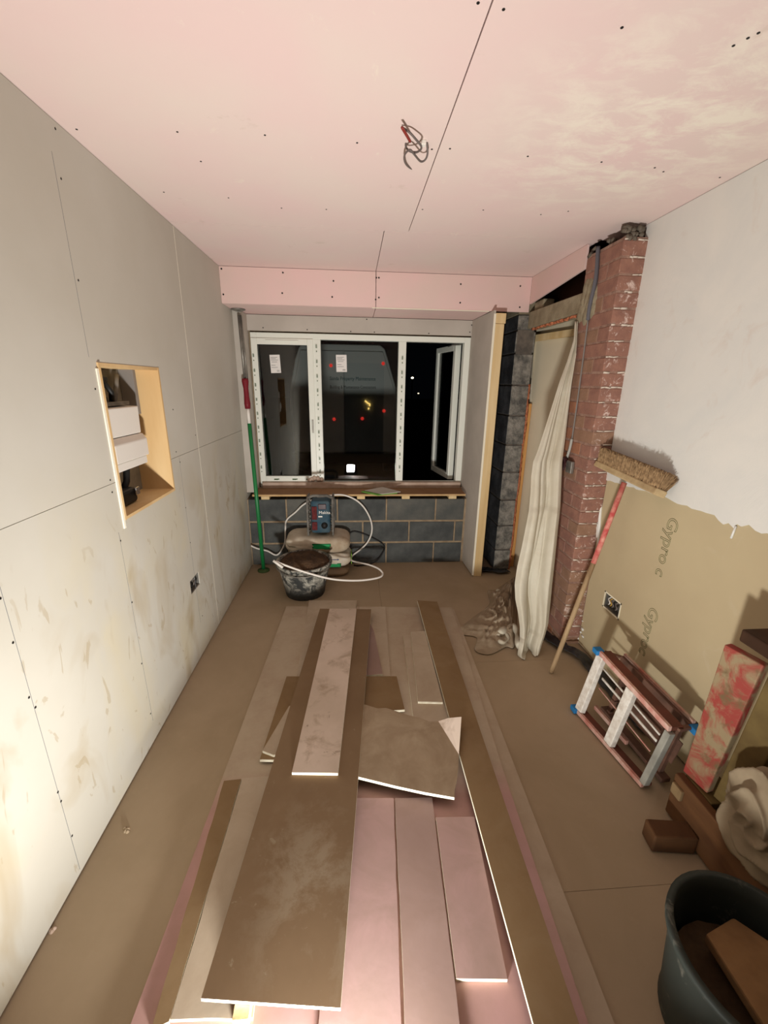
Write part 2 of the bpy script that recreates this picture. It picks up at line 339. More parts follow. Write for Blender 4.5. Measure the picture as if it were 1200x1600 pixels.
# far wall: outer masonry, block wall under the window
wf = thing('wall_far', None, None, (0, YF, 0), kind='structure')
mb = MB(); mb.box((-1.15, 3.50, 0), (1.0, 3.62, .6)); mb.box((-1.15, 3.62, 0), (1.9, 3.74, .66)); mb.box((-1.15, 3.70, .66), (-.822, 3.80, 2.35)); mb.box((.99, 3.71, .66), (1.9, 3.80, 2.35)); mb.box((-.822, 3.70, 1.935), (.99, 3.80, 2.35))
mb.box((-.9, 3.456, 0), (1.0, 3.50, .6)); mb.build('mortar_bed', M['mortar'], wf)
hw = {}
def blockmesh(w_, d_, h_, key, mat, bev=.004):
    if key not in hw:
        me = bpy.data.meshes.new('concrete_block'); bm = bmesh.new(); bmesh.ops.create_cube(bm, size=1); bmesh.ops.scale(bm, vec=(w_, d_, h_), verts=bm.verts)
        bmesh.ops.bevel(bm, geom=bm.edges[:], offset=bev, segments=1, affect='EDGES')
        for v in bm.verts: v.co += Vector((random.uniform(-1,1), random.uniform(-1,1), random.uniform(-1,1)))*.0012
        bm.to_mesh(me); bm.free(); me.materials.append(mat); hw[key] = me
    return hw[key]
def put(name, me, loc, parent, rot=0):
    o = bpy.data.objects.new(name, me); COL.objects.link(o); o.parent = parent; o.location = Vector(loc) - ROOT[parent.name]; o.rotation_euler = (0, 0, rot); return o
rows = [(.0, .195, [-.895,-.574,-.14,.29,.72,.98]), (.205, .395, [-.895,-.78,-.36,.08,.49,.90,.98]), (.405, .605, [-.895,-.574,-.14,.286,.72,.98])]
for r, (z0, z1, xs) in enumerate(rows):
    for i, (a, b) in enumerate(zip(xs, xs[1:])):
        put('concrete_block', blockmesh(b-a-.012, .09, z1-z0-.006, ('f', round(b-a, 3), z0), M['block_b'] if (i+r) % 3 == 0 else M['block']), ((a+b)/2, YF+.045, (z0+z1)/2), wf)
MB().box((-.895, 3.655, 1.945), (.985, 3.667, 2.062)).build('head_board', M['grey_reveal'], wf)
dots('screw_heads', [at(x, y, y=3.654) for x, y in ((411,512),(480,515),(548,518),(573,499),(585,519),(670,521),(737,508),(734,519))], (0,-1,0), .005, wf)
MB().box((XL+.001, 3.47, .66), (-.835, 3.68, 2.062)).build('reveal_board', M['grey_reveal'], wf)

# window
wn = thing('window_1', None, None, (.08, 3.68, .7), kind='structure')
Y0, Y1 = 3.672, 3.74
mb = MB(); mb.box((-.822, Y0, .66), (-.775, Y1, 1.935)); mb.box((.935, Y0, .66), (.988, Y1, 1.935)); mb.box((-.775, Y0, 1.892), (.935, Y1, 1.935)); mb.box((-.775, Y0, .66), (.935, Y1, .703))
mb.build('window_frame', M['upvc'], wn, bevel=.003)
MB().box((-.325, Y0, .703), (-.262, Y1, 1.892)).build('mullion', M['upvc'], wn, bevel=.003)
MB().box((.383, Y0, .703), (.446, Y1, 1.892)).build('mullion', M['upvc'], wn, bevel=.003)
mb = MB(); mb.box((-.80, Y0-.045, .655), (.975, Y0-.001, .708)); mb.build('dusty_packer', M['dusty_ledge'], wn, bevel=.004)
def sash(name, o, ux, W, H, parent, sticker=None):
    ux = Vector(ux).normalized(); nz = Vector((0,0,1)); nn = ux.cross(nz)  # towards the room for ux=+x
    F = lambda a, b, c: Vector(o) + ux*a + nn*b + nz*c
    def bx(mb, a0, b0, c0, a1, b1, c1): mb.hexa([F(a0,b0,c0),F(a1,b0,c0),F(a1,b1,c0),F(a0,b1,c0),F(a0,b0,c1),F(a1,b0,c1),F(a1,b1,c1),F(a0,b1,c1)])
    mb = MB(); s_ = .047
    bx(mb, 0, .012, 0, s_, -.04, H); bx(mb, W-s_, .012, 0, W, -.04, H); bx(mb, s_, .012, 0, W-s_, -.04, s_+.006); bx(mb, s_, .012, H-s_, W-s_, -.04, H)
    sa = mb.build(name, M['upvc'], parent, bevel=.003)
    mb = MB(); bx(mb, s_, -.012, s_+.006, W-s_, -.02, H-s_); mb.build('pane', M['glass'], sa)
    mb = MB()
    bx(mb, s_, -.008, s_+.004, s_+.004, -.012, H-s_); bx(mb, W-s_-.004, -.008, s_+.004, W-s_, -.012, H-s_); bx(mb, s_, -.008, s_+.004, W-s_, -.012, s_+.01); bx(mb, s_, -.008, H-s_-.004, W-s_, -.012, H-s_); mb.build('seal', M['rubber'], sa)
    return sa
s1 = sash('sash', (-.818, Y0, .706), (1,0,0), .495, 1.186, wn)
MB().box((-.70, Y0-.020, 1.868), (-.44, Y0-.011, 1.879)).build('trickle_vent', M['upvc'], s1, bevel=.001)
mb = MB(); mb.box((-.352, Y0-.022, 1.14), (-.337, Y0-.011, 1.25)); mb.build('handle_plate', M['steel'], s1)
MB().box((-.262, Y0+.03, .703), (.383, Y0+.038, 1.892)).build('pane', M['glass'], wn)
s2 = sash('open_sash', (.93, 3.80, .70), (-.17, 1, 0), .47, 1.19, wn)
MB().tube([(.925, 3.735, 1.885), (.86, 3.80, 1.885), (.86, 3.95, 1.885)], .006, 6).build('stay', M['steel'], s2)
# printed marks on the frame film
mb = MB()
def mark(x, z, w_=.011, h_=.03):
    for k in range(3): mb.box((x-w_/2+k*w_/2.6, Y0-.0135, z-h_/2), (x-w_/2+k*w_/2.6+.0028, Y0-.0122, z+h_/2-random.uniform(0,.008)))
    mb.box((x-.003, Y0-.0135, z-h_/2-.03), (x+.004, Y0-.0122, z-h_/2-.022))
for x in (-.804, -.295, .414):
    z = .80+random.uniform(0, .05)
    while z < 1.86: mark(x, z); z += .115
for x in (-.70, -.54, -.42): mb.box((x, Y0-.0135, .728), (x+.045, Y0-.0122, .736)); mb.box((x, Y0-.0135, .724), (x+.035, Y0-.0122, .727))
tag(mb.build('film_print', M['tape'], wn), kind='stuff')
for (x, z, sx, sz, y, rt) in ((-.636, 1.697, .082, .142, Y0+.0105, -.04), (-.0935, 1.712, .088, .135, Y0+.029, -.02)):
    c = Vector((x, y, z)); R_ = Matrix.Rotation(rt, 3, 'Y')
    pa = MB().box(c-Vector((sx/2,.0006,sz/2)), c+Vector((sx/2,0,sz/2)), rot=R_, c=c).build('sticker', M['paper'], wn)
    mb = MB()
    for k, (a, b, q) in enumerate(((.1,.75,.85),(.1,.6,.78),(.1,.8,.7),(.15,.7,.6),(.1,.5,.42),(.1,.7,.3),(.6,.88,.08),(.6,.85,.13))):
        mb.box(c+Vector((-sx/2+a*sx, -.0014, -sz/2+q*sz)), c+Vector((-sx/2+b*sx, -.0007, -sz/2+q*sz+.003)), rot=R_, c=c)
    tag(mb.build('print', M['ink'], pa), kind='stuff')
# right reveal board and post
rv = thing('trim_3', None, None, (.99, 3.2, 0), kind='structure')
MB().prism([(1.000,3.15,.012),(1.0125,3.15,.012),(.997,3.668,.012),(.9845,3.668,.012)][::-1], (0,0,2.05)).build('reveal_board', M['grey_reveal'], rv)
MB().box((.999, 3.144, .012), (1.0135, 3.1495, 2.04)).build('board_edge', plain('cream_board_edge', S(244,236,216), .8), rv)
MB().box((1.015, 3.15, .0), (1.082, 3.22, 1.975)).build('stud', M['pine'], rv, bevel=.003)
MB().box((1.015, 3.15, 1.977), (1.09, 3.22, 2.045)).build('packer', M['pine'], rv, bevel=.003)
MB().grid([[(1.098+.014*math.sin(z*5+1)*(k), 3.22+.05*k+.01*math.sin(z*9), z) for k in (0, .5, 1)] for z in [i*.1 for i in range(1, 20)]]).build('membrane_strip', mottle('grey_membrane', S(176,180,184), S(140,144,150), 10, .5), rv, True, solid=.002)
# far side wall (block) and jamb
wj = thing('wall_side', None, None, (1.25, 3.4, 0), kind='structure')
MB().box((1.234, 3.28, 0), (1.36, 3.70, 2.06)).build('mortar_bed', mottle('grey_mortar', S(116,106,96), S(90,84,78), 20, .95), wj)
zs = [-.02, .19, .413, .64, .875, 1.10, 1.33, 1.56, 1.79, 1.95, 2.06]
for k, (a, b) in enumerate(zip(zs, zs[1:])):
    a = max(a, .0); dx = (0, .002, -.003, .004, 0, .003, -.002, .006, .012, .0)[k]
    mb = MB(); mb.box((1.224, 3.27+dx, a+.006), (1.363+dx, 3.70, b-.006)); mb.m = [0,0,1,0,0,0]  # y- face is the cut face
    mb.build('concrete_block', [M['bitumen'], M['cutblock']], wj, bevel=.005)
MB().box((1.215, 3.245, 2.06), (1.40, 3.70, ZC)).build('upper_masonry', M['conc'], wj)
# lintel and void above the doorway
li = thing('door_1', None, None, (1.3, 2.9, 0), kind='structure')
MB().prism([(XP+.002, 2.47, 1.957), (XP+.002, 3.24, 1.957), (XP+.002, 3.24, 2.07), (XP+.002, 2.47, 2.058)][::-1], (.11, 0, 0)).build('lintel', M['conc'], li, bevel=.006)
MB().box((1.42, 2.45, 2.0), (1.47, 3.6, ZC)).build('joist', M['darkwood'], li)
MB().box((XP+.02, 3.05, 2.072), (XP+.10, 3.2, 2.13)).build('insulation_scrap', M['conc'], li, bevel=.01)
mb = MB()
for k in range(26):
    y = 2.52+k*.026; p = Vector((XP+.03+random.uniform(-.01,.01), y, 1.953)); mb.tube([p+Vector((0,-.02,random.uniform(-.006,.004))), p+Vector((0,.02,random.uniform(-.006,.004)))], random.uniform(.006, .012), 5)
for k in range(30):
    z = .03+k*.052; p = Vector((1.372+random.uniform(-.004,.004), 3.285, z)); mb.tube([p+Vector((0,0,-.03)), p+Vector((random.uniform(-.004,.004),0,.03))], random.uniform(.007, .013), 5)
tag(mb.build('expanding_foam', M['foam'], li, True), kind='stuff')
MB().box((1.386, 3.33, 0), (1.43, 3.40, 1.42)).build('door_stud', M['pine2'], li, bevel=.003)
MB().prism([(1.415,3.46,0),(1.68,2.45,0),(1.69,2.455,0),(1.425,3.465,0)][::-1], (0,0,2.2)).build('beige_sheeting', M['beige'], li)
MB().beam((1.40,3.44,1.91), (1.62,2.6,1.91), .03, .045).build('door_head', M['pine'], li)
MB().box((1.72, 2.2, 0), (1.78, 3.8, 2.3)).build('outer_wall', M['block'], li)
rws = []
for i in range(30):
    t = i/29; z = 1.93*(1-t)+.75*t
    rws.append([(1.40+.012*math.sin(k*1.9+z*6), 3.25+.02*k+.02*math.sin(z*4), z) for k in range(6)])
MB().grid([[Vector((p[0]+.03, p[1]+.12, p[2])) for p in r] for r in rws]).build('polythene_edge', mottle('pale_polythene', S(206,198,178), S(190,178,156), 6, .4), li, True, solid=.002)

# brick pier
bp_ = thing('wall_pier', None, None, (XP, 2.167, 0), kind='structure')
PY = 2.167
MB().box((XP+.0035, PY+.0035, 0), (XR+.06, 2.494, 2.235)).build('mortar_bed', M['bmortar'], bp_)
bm_i = 0
for k in range(30):
    zt = 2.2204-.075*k; zb = max(zt-.065, .002)
    if zt < .02: break
    lay = [(.215, .1025), (.1025, .215)][k % 2]; y = PY
    for j, L in enumerate(lay):
        wdt = .124 if j == 0 else .1025; c = random.choice((0, 0, 1, 1, 2)) if j or random.random() < .5 else 0
        o = put('brick', blockmesh(wdt, L, zt-zb, ('b', wdt, L, round(zt-zb, 3), c), M['brick'][c], .003), (XP+wdt/2+random.uniform(0, .0025), y+L/2+(random.uniform(0, .002) if j == 0 else 0), (zt+zb)/2), bp_)
        y += L+.0095
mb = MB()
for k in range(30):
    zt = 2.2204-.075*k+.005
    if zt < .1: break
    x = XP+.004
    while x < XR-.01:
        L = random.uniform(.012, .05)
        if random.random() < .62: mb.tube([(x, PY+.0015, zt+random.uniform(-.002,.002)), (min(x+L, XR), PY+.0015, zt+random.uniform(-.003,.003))], random.uniform(.0025, .0055), 5)
        x += L
tag(mb.build('lime_smears', plain('lime_white', S(214,200,186), .9), bp_, True), kind='stuff')
mb = MB()
for k in range(26):
    p = Vector((XP+random.uniform(0,.10), PY+random.uniform(.0,.3) if k % 2 else PY, 2.25+random.uniform(-.02,.02))); mb.tube([p, p+Vector((random.uniform(-.02,.02),random.uniform(.01,.04),random.uniform(-.01,.015)))], random.uniform(.008, .015), 6)
tag(mb.build('mortar_lumps', mottle('dark_mortar', S(118,108,96), S(92,84,74), 20, .95), bp_, True), kind='stuff')
mb = MB()
for k in range(18):  # mortar smear where the lintel bears on the pier
    p = Vector((XP-.001, 2.42+random.uniform(-.05,.07), 2.0+random.uniform(-.09,.1))); mb.lathe([(.0,.006),(.03,.004),(.045,-.004)], (0,0,0), 10); 
    q = mb.v[-30:]
    for i in range(30): v_ = mb.v[len(mb.v)-30+i]; mb.v[len(mb.v)-30+i] = p + Vector((-v_.z, v_.x*.8, v_.y*1.2))
tag(mb.build('mortar_smear', M['conc'], bp_, True), kind='stuff')

# outside: ground and distance
gr = MB().box((-30, 3.8, -.3), (30, 60, -.25)).build('ground', mottle('dark_tarmac', S(34,32,30), S(44,42,40), 4, .9)); tag(gr, kind='structure')

# ------------------------------------------------------------------ van in the drive
van = thing('van', 'pale van parked outside in the dark behind the middle pane', 'van', (-.2, 9, -.25))
n = NT('van_white', .35, .5); M['van'] = n.out(S(226,228,226))
prof = [(-1.12,.15),(.82,.15),(.84,1.1),(.80,1.5),(.66,1.95),(.585,2.17),(.50,2.235),(-.88,2.235),(-.96,2.17),(-1.04,1.95),(-1.14,1.5),(-1.16,1.1)]
MB().prism([(x, 8.05, z) for x, z in prof], (0, 4.6, 0)).build('body', M['van'], van, bevel=.02)
for a, b, tx in ((-1.10,-.165, -1), (-.155,.78, 1)):
    pts = [(a, 8.0, .32), (b, 8.0, .32), (b if tx < 0 else .79, 8.0, 1.4), (b if tx < 0 else .55, 8.0, 2.12), (a if tx > 0 else -.93, 8.0, 2.12), (a if tx > 0 else -1.10, 8.0, 1.4)]
    MB().prism(pts, (0, .045, 0)).build('rear_door', M['van'], van, bevel=.01)
MB().box((-1.15, 7.9, .1), (.83, 8.04, .3)).build('bumper', M['black'], van, bevel=.02)
M['teal'] = plain('teal_lettering', S(20,104,110), .5); M['dk'] = plain('dark_lettering', S(24,26,30), .5)
text('lettering', 'Sanda Property Maintenance', .092, frame((-.42, 7.995, 1.615), (1,0,.005), (0,0,1)), M['teal'], van, sx=.79)
text('lettering', 'Building & Maintenance Contractors', .08, frame((-.42, 7.995, 1.47), (1,0,.005), (0,0,1)), M['dk'], van, sx=.72)
M['redglow'] = plain('red_glow', S(255,60,50), .4, emit=.5)  # small emissive red dots set on the rear of the van
for x, z in ((-.393,1.868),(.555,1.919),(.583,1.079),(.174,.933),(-.354,.916)):
    MB().lathe([(0,.012),(.022,.008),(.03,-.004)], (0,0,0), 10)
    mb = MB().lathe([(0,.014),(.02,.009),(.03,-.006)], (0,0,0), 12); mb.v = [Vector((v.x+x, 7.992-v.z, v.y+z)) for v in mb.v]; mb.build('red_dot', M['redglow'], van, True)
M['amber'] = plain('amber_reflection', S(255,214,120), .4, emit=1.2)  # emissive streaks stand in for a curved yellow reflection in the glass
MB().tube([(.225,7.985,1.26),(.28,7.985,1.215),(.315,7.985,1.20),(.31,7.985,1.165)], .012, 6).build('amber_reflection', M['amber'], van)
MB().tube([(.30,7.985,1.13),(.285,7.985,1.105)], .012, 6).build('amber_reflection', M['amber'], van)
for sx_ in (-1.06, .74):
    for y in (8.9, 11.9): 
        mb = MB().lathe([(.0,-.1),(.2,-.1),(.33,-.09),(.33,.09),(.2,.1),(0,.1)], (0,0,0), 20); mb.v = [Vector((v.z+sx_, v.x+y, v.y+.08)) for v in mb.v]; mb.build('wheel', M['black'], van, True)
for x, y, z in ((3.3, 24, 1.9), (5.2, 34, .9)):
    t = thing('street_lamp', 'tiny bright street lamp far off in the dark, %s in the open casement' % ('upper one' if x < 4 else 'lower fainter one'), 'street lamp', (x, y, -.25))
    MB().tube([(x, y, -.25), (x, y, z)], .04, 6).build('post', M['black'], t)
    mb = MB().lathe([(0,.05),(.06,.03),(.08,0),(.05,-.04),(0,-.05)], (x, y, z+.05), 10); mb.build('lamp_head', plain('lamp_glow', (1,.85,.6,1), emit=6 if x < 4 else 1.5), t, True)

# ------------------------------------------------------------------ sill board and battens
sb = thing('sill_board', 'wide brown window board resting on pale timber battens below the window', 'window board', (.08, 3.5, .64))
SZ = .655
MB().prism([(-.845, 3.425, SZ-.004), (.972, 3.425, SZ-.004), (.974, 3.62, SZ), (-.832, 3.62, SZ)], (0, 0, -.016), 0, 1).build('board', [mottle('mdf_top', S(152,116,84), S(138,104,74), 5, .8), mottle('mdf_edge', S(206,172,126), S(190,156,110), 10, .8)], sb)
for i, px in enumerate((414.5, 564, 634, 707)):
    c = at(px, 776, y=3.44); MB().box((c.x-.034, 3.433, .606), (c.x+.034, 3.61, SZ-.021)).build('batten', M['pine'], sb, bevel=.002)
oc = thing('plasterboard_offcut', 'small pale square board offcut with green edge lying on the window board', 'board offcut', (.24, 3.5, SZ))
z_ = SZ+.0155
pz = [at(x, y, z=z_) for x, y in ((572,765),(596,758),(625,768),(598,775))]
pz = [Vector((min(max(p.x,-.1),.5), min(max(p.y,3.37),3.615), z_)) for p in (at(598,776,z=z_), at(626,768,z=z_), at(597,759,z=z_), at(570,766,z=z_))]
MB().prism(pz, (0,0,-.006), 0).build('top_sheet', M['grey_reveal'], oc)
pz = [Vector((p.x-.03, max(p.y-.012, 3.36), SZ+.009)) for p in pz]
MB().prism(pz, (0,0,-.0085), 0).build('green_sheet', mottle('green_board', S(96,150,60), S(120,160,80), 8, .8), oc)
mb = MB(); rr = []
for i in range(9):
    t = i/8; rr.append([(-.40+.135*k/8, 3.645-.03*math.sin(math.pi*k/8)*(1-t)+0, .708+.045*t*math.sin(math.pi*min(1,max(0,k/8)))**.6*(1+.4*noise.noise((k,i,2)))) for k in range(9)])
for i in range(14):
    a = random.uniform(0, 1); mb.lathe([(0,.02),(.013,.014),(.018,0),(.012,-.012),(0,-.014)], (-.395+.12*a, 3.655, .722+.028*math.sin(math.pi*a)*random.random()), 7)
tag(mb.build('mortar_lump', M['dusty_ledge'], smooth=True), 'lump of dried mortar stuck on the ledge below the left mullion', 'mortar lump')

# ------------------------------------------------------------------ niche, meter cupboard
nb = thing('window_niche', None, None)
bpy.data.objects.remove(nb)
nc = thing('recessed_meter_cupboard', 'open plywood-lined meter cupboard recessed in the left wall', 'cupboard', (XL, 1.85, 1.02))
y0, y1, z0, z1 = NI; xb = -1.045; th = .012
MB().box((xb, y1-th, z0), (XL+.003, y1, z1)).build('side_panel', M['ply'], nc)
MB().box((xb, y0, z0), (XL+.006, y0+th, z1)).build('side_panel', M['ply'], nc)
MB().box((xb, y0+th, z0), (XL+.004, y1-th, z0+th)).build('base_panel', M['ply'], nc)
MB().box((xb, y0+th, z1-th), (XL+.002, y1-th, z1)).build('top_panel', M['ply'], nc)
MB().box((xb-.01, y0, z0), (xb, y1, z1)).build('back_panel', mottle('grey_back', S(150,142,128), S(110,104,92), 6), nc)
MB().box((XL+.0005, y0-.013, z0-.03), (XL+.005, y0-.001, z1-.02)).build('raw_edge', plain('raw_white_edge', S(244,238,220), .9), nc)
MB().box((xb+.002, 2.03, 1.40), (-.98, 2.05, 1.60)).build('grey_conduit', M['grey'], nc)
cu = thing('consumer_unit', 'white stepped plastic consumer unit fixed inside the plywood cupboard', 'consumer unit', (-1.0, 1.85, 1.2))
def prof_box(pts, y0, y1): return MB().prism([(x, y0, z) for x, z in pts], (0, y1-y0, 0))
prof_box([(-1.04,1.445),(-1.04,1.325),(-.948,1.325),(-.945,1.44)], 1.70, 1.957).build('upper_cover', M['white'], cu, bevel=.004)
prof_box([(-1.04,1.322),(-1.04,1.225),(-.932,1.225),(-.932,1.298),(-.948,1.322)], 1.70, 1.968).build('lower_cover', M['white'], cu, bevel=.004)
MB().box((-1.04, 1.71, 1.19), (-.938, 1.955, 1.223)).build('bottom_lip', M['white'], cu, bevel=.003)
mt = thing('electric_meter', 'dark rounded cable head with silver clamp below the consumer unit', 'cable head', (-.99, 1.85, 1.034))
MB().box((-1.04, 1.72, 1.036), (-.955, 1.86, 1.10)).build('case', M['black'], mt, bevel=.012)
MB().tube([(-1.0, 1.835, 1.09), (-1.0, 1.87, 1.12), (-1.0, 1.89, 1.19)], .014, 8).build('cable', M['black'], mt, True)
MB().tube([(-1.015, 1.80, 1.10), (-1.015, 1.835, 1.14), (-1.015, 1.85, 1.19)], .008, 8).build('cable', M['grey'], mt, True)
MB().box((-.956, 1.83, 1.065), (-.944, 1.862, 1.10)).build('clamp', plain('bright_clamp', S(220,220,220), .2, metal=1), mt, bevel=.004)
is_ = thing('isolator_switch', 'dark metal switch and cable clips above the consumer unit', 'isolator', (-1.0, 1.85, 1.447))
MB().box((-1.04, 1.72, 1.447), (-.965, 1.93, 1.462)).build('plate', M['steel'], is_, bevel=.002)
MB().tube([(-1.0, 1.86, 1.46), (-.985, 1.84, 1.50), (-1.0, 1.82, 1.545)], .011, 8).build('cable', M['black'], is_, True)
MB().box((-1.04, 1.805, 1.535), (-.99, 1.84, 1.56)).build('clip', M['black'], is_, bevel=.003)
MB().tube([(-1.01, 1.90, 1.46), (-1.01, 1.93, 1.52), (-1.01, 1.95, 1.57)], .010, 8).build('cable', mottle('grey_cable', S(150,144,136), S(120,114,108), 20), is_, True)
MB().box((-1.03, 1.74, 1.465), (-.98, 1.80, 1.482)).build('clip', M['black'], is_, bevel=.003)
# socket boxes
def backbox(name, label, x, n_, y0, y1, z0, z1, cols):
    t = thing(name, label, 'socket box', (x, (y0+y1)/2, z0)); d = -n_*.035
    mb = MB(); a, b = min(x+d, x-n_*.002), max(x+d, x-n_*.002); e = .002
    mb.box((a, y0, z0), (b, y0+e, z1)); mb.box((a, y1-e, z0), (b, y1, z1)); mb.box((a, y0, z0), (b, y1, z0+e)); mb.box((a, y0, z1-e), (b, y1, z1)); mb.box((x+d, y0, z0), (x+d*.9, y1, z1)) if d > 0 else mb.box((x+d, y0, z0), (x+d*.9, y1, z1))
    mb.build('metal_box', M['steel'], t)
    for i, c in enumerate(cols):
        y = y0+(y1-y0)*(.25+.5*i/max(1, len(cols)-1)); 
        MB().tube(smooth_path([(x+d*.9, y, z1-.01), (x+d*.3, y+.015, z1-.025), (x+d*.1, y-.01, (z0+z1)/2), (x+d*.5, y+.02, z0+.012)], 4), .0035, 6).build('wire', c, t, True)
    return t
wy, ww, wg, wbk = plain('brass_wire', S(190,150,70), .4), M['white'], plain('grey_wire', S(120,110,104), .5), M['black']
backbox('socket_back_box', 'dark metal socket back box recessed low in the left wall', XL, 1, 2.135, 2.257, .423, .494, [wbk, wg, wbk])
t = backbox('socket_back_box', 'double socket back box with loose white and brass wires in the right wall', XR, -1, 1.866, 1.994, .371, .449, [wg, wbk, wg, wy, ww])
mb = MB(); e = .006
for a, b, c, d in ((1.855,2.005,.361,.369),(1.855,2.005,.451,.459),(1.855,1.863,.361,.459),(1.997,2.005,.361,.459)): mb.box((XR-.0012, a, c), (XR, b, d))
mb.build('white_cut_edge', plain('raw_cut_edge', S(240,232,208), .9), t)

# ceiling wires
cw = thing('loose_ceiling_cable', 'coiled grey cable with bare red end hanging from the ceiling', 'cable', (.22, 1.55, 2.297))
px = [(667,222),(668,240),(664,250),(657,252),(648,242),(640,234),(632,243),(634,256),(645,264),(655,260),(657,248),(652,233),(645,222),(636,222),(634,229),(640,236),(650,238),(657,234),(658,228),(650,218),(640,207),(628,199)]
pts = [at(x, y, z=2.288-.030*math.sin(i*.45)) for i, (x, y) in enumerate(px)]; pts[0] = at(667, 222, z=2.297)
MB().tube(smooth_path(pts, 5), .0032, 6).build('cable', plain('dark_grey_sheath', S(104,94,90), .5), cw, True)
MB().tube(smooth_path([at(628,199,z=2.27), at(634,209,z=2.268), at(641,221,z=2.27)], 4), .0042, 6).build('bare_end', plain('red_core', S(140,52,44), .5), cw, True)
MB().box(at(660,222,z=2.292)-Vector((.004,.006,.008)), at(660,222,z=2.292)+Vector((.012,.012,.005))).build('clip', M['white'], cw, bevel=.002)
# cable on the pier
pc = thing('pier_cable', 'grey cable clipped down the brick pier to a metal box with dark wires', 'cable', (XP, 2.37, 1.1))
MB().tube(smooth_path([(XP-.006,2.385,2.25),(XP-.010,2.355,2.10),(XP-.012,2.37,1.98),(XP-.006,2.38,1.90)], 6), .011, 7).build('thick_cable', plain('blue_grey_cable', S(96,94,100), .5), pc, True)
MB().tube(smooth_path([(XP-.006,2.38,1.91),(XP-.005,2.37,1.6),(XP-.005,2.366,1.35),(XP-.008,2.362,1.25)], 6), .004, 6).build('thin_cable', M['grey'], pc, True)
MB().tube(smooth_path([(XP-.008,2.362,1.26),(XP-.010,2.366,1.20),(XP-.012,2.382,1.14)], 5), .008, 7).build('conduit', plain('pale_conduit', S(170,168,160), .5), pc, True)
MB().box((XP-.022, 2.30, 1.065), (XP-.003, 2.36, 1.135)).build('metal_box', M['steel'], pc, bevel=.003)
mb = MB()
for k in range(7):
    a = k*.8; mb.tube(smooth_path([(XP-.014,2.365,1.13),(XP-.035,2.37+.02*math.cos(a),1.13+.02*math.sin(a)),(XP-.04,2.372+.04*math.cos(a),1.10-.03*abs(math.sin(a)))], 4), .0055, 5)
tag(mb.build('wire_ends', plain('dark_red_wires', S(64,36,38), .5), pc, True), kind='stuff')

# ------------------------------------------------------------------ boards on the floor
T = .0125
PK, PKD = S(226,176,172), S(150,116,100)
MT = dict(
 base=None,
 brown=m_board('brown_back_paper', S(142,116,84), S(132,106,76), S(156,134,104), .35),
 brown2=None,
 grey=m_board('dusty_ivory_paper', S(196,180,160), S(188,172,152), S(170,150,128), .5),
 ivory=m_board('clean_ivory_paper', S(226,206,192), S(212,190,172), S(178,154,134), .6),
 pink=m_board('dusty_pink_paper', S(186,152,148), S(176,146,140), S(156,132,120), .5),
 pinkgrey=m_board('pink_grey_paper', S(168,142,134), S(158,132,124), S(152,126,114), .5),
 tan=m_board('tan_broken_paper', S(184,166,142), S(172,152,128), S(142,120,96), .6))
n = NT('brown_back_paper_marked', .8, .25).geo(); b_ = n.mix(n.ramp(n.noise(3), .35, .65), S(136,112,86), S(126,102,77))
sc_ = n.mul(n.ramp(n.noise(7, 10, .72, .25), .47, .60), n.blob((-.13, .90, .09), (.24, .36, .2), .8)); b_ = n.mix(n.mul(sc_, .38), b_, S(176,164,144))
sp = n.mul(n.ramp(n.noise(30, 6, .7, .5), .64, .70), .5); b_ = n.mix(sp, b_, S(160,146,122)); MT['brown2'] = n.out(b_)
n = NT('stained_ivory_paper', .85, .2).geo(); b_ = n.mix(n.ramp(n.noise(4), .35, .65), S(222,204,190), S(206,188,172))
b_ = n.mix(n.mul(n.ramp(n.noise(9, 7, .65, .5), .52, .66), .55), b_, S(160,136,112)); b_ = n.mix(n.mul(n.ramp(n.noise(22, 5, .6, .5, None, (2,2,2)), .66, .72), .5), b_, S(124,100,78)); MT['ivory'] = n.out(b_)
n = NT('grey_to_pink_paper', .85, .2).geo(); f = n.ramp(n.noise(5, 5), .3, .7, -.06, .06)
a_ = n.axis(1, 1.18, 1.34); b_ = n.mix(a_, S(192,152,148), S(190,174,153)); b_ = n.mix(n.mul(n.ramp(n.noise(6, 7, .65), .4, .65), .4), b_, S(160,132,112)); MT['base'] = n.out(b_)  # grey-beige at the far end, blending to pink at the near end
def slab(name, label, pts, ztop, mat, group='loose plasterboard pieces stacked on the floor', thick=T, jag=0, cat='plasterboard', zs=None, sub=1):
    P = []
    pts = [Vector((p[0], p[1], 0)) for p in pts]
    for i, p in enumerate(pts):
        q = pts[(i+1) % len(pts)]; L = (q-p).length; k = max(1, int(L/.05)) if jag else 1; nrm = Vector((q.y-p.y, p.x-q.x, 0)).normalized()
        for j in range(k): P.append(p+(q-p)*j/k + (nrm*random.uniform(-jag, jag) if j else Vector()))
    A = sum(P[i].x*P[(i+1) % len(P)].y-P[(i+1) % len(P)].x*P[i].y for i in range(len(P)))
    if A < 0: P.reverse()
    P = [Vector((p.x, p.y, ztop)) for p in P]
    o = MB().prism(P, (0, 0, -thick+.0003), 0, 1).build(name, [mat, GY])
    return tag(o, label, cat, group)
def pxy(l, z): return [tuple(at(x, y, z=z)[:2]) for x, y in l]
slab('plasterboard_sheet', 'bottom sheet of the floor stack, its edge just showing along the right', [(-.47,2.66),(.715,2.60),(.64,.3),(-.56,.3)], T, MT['grey'])
slab('plasterboard_sheet', 'large full sheet under all the loose boards, grey far half and pink near half', [(-.482,2.672),(.70,2.602),(.612,1.28),(.565,.3),(-.57,.3),(-.534,1.30)], 2*T, MT['base'])
z3, z4, z5, z6, z7, z8 = (k*T for k in range(3, 9))
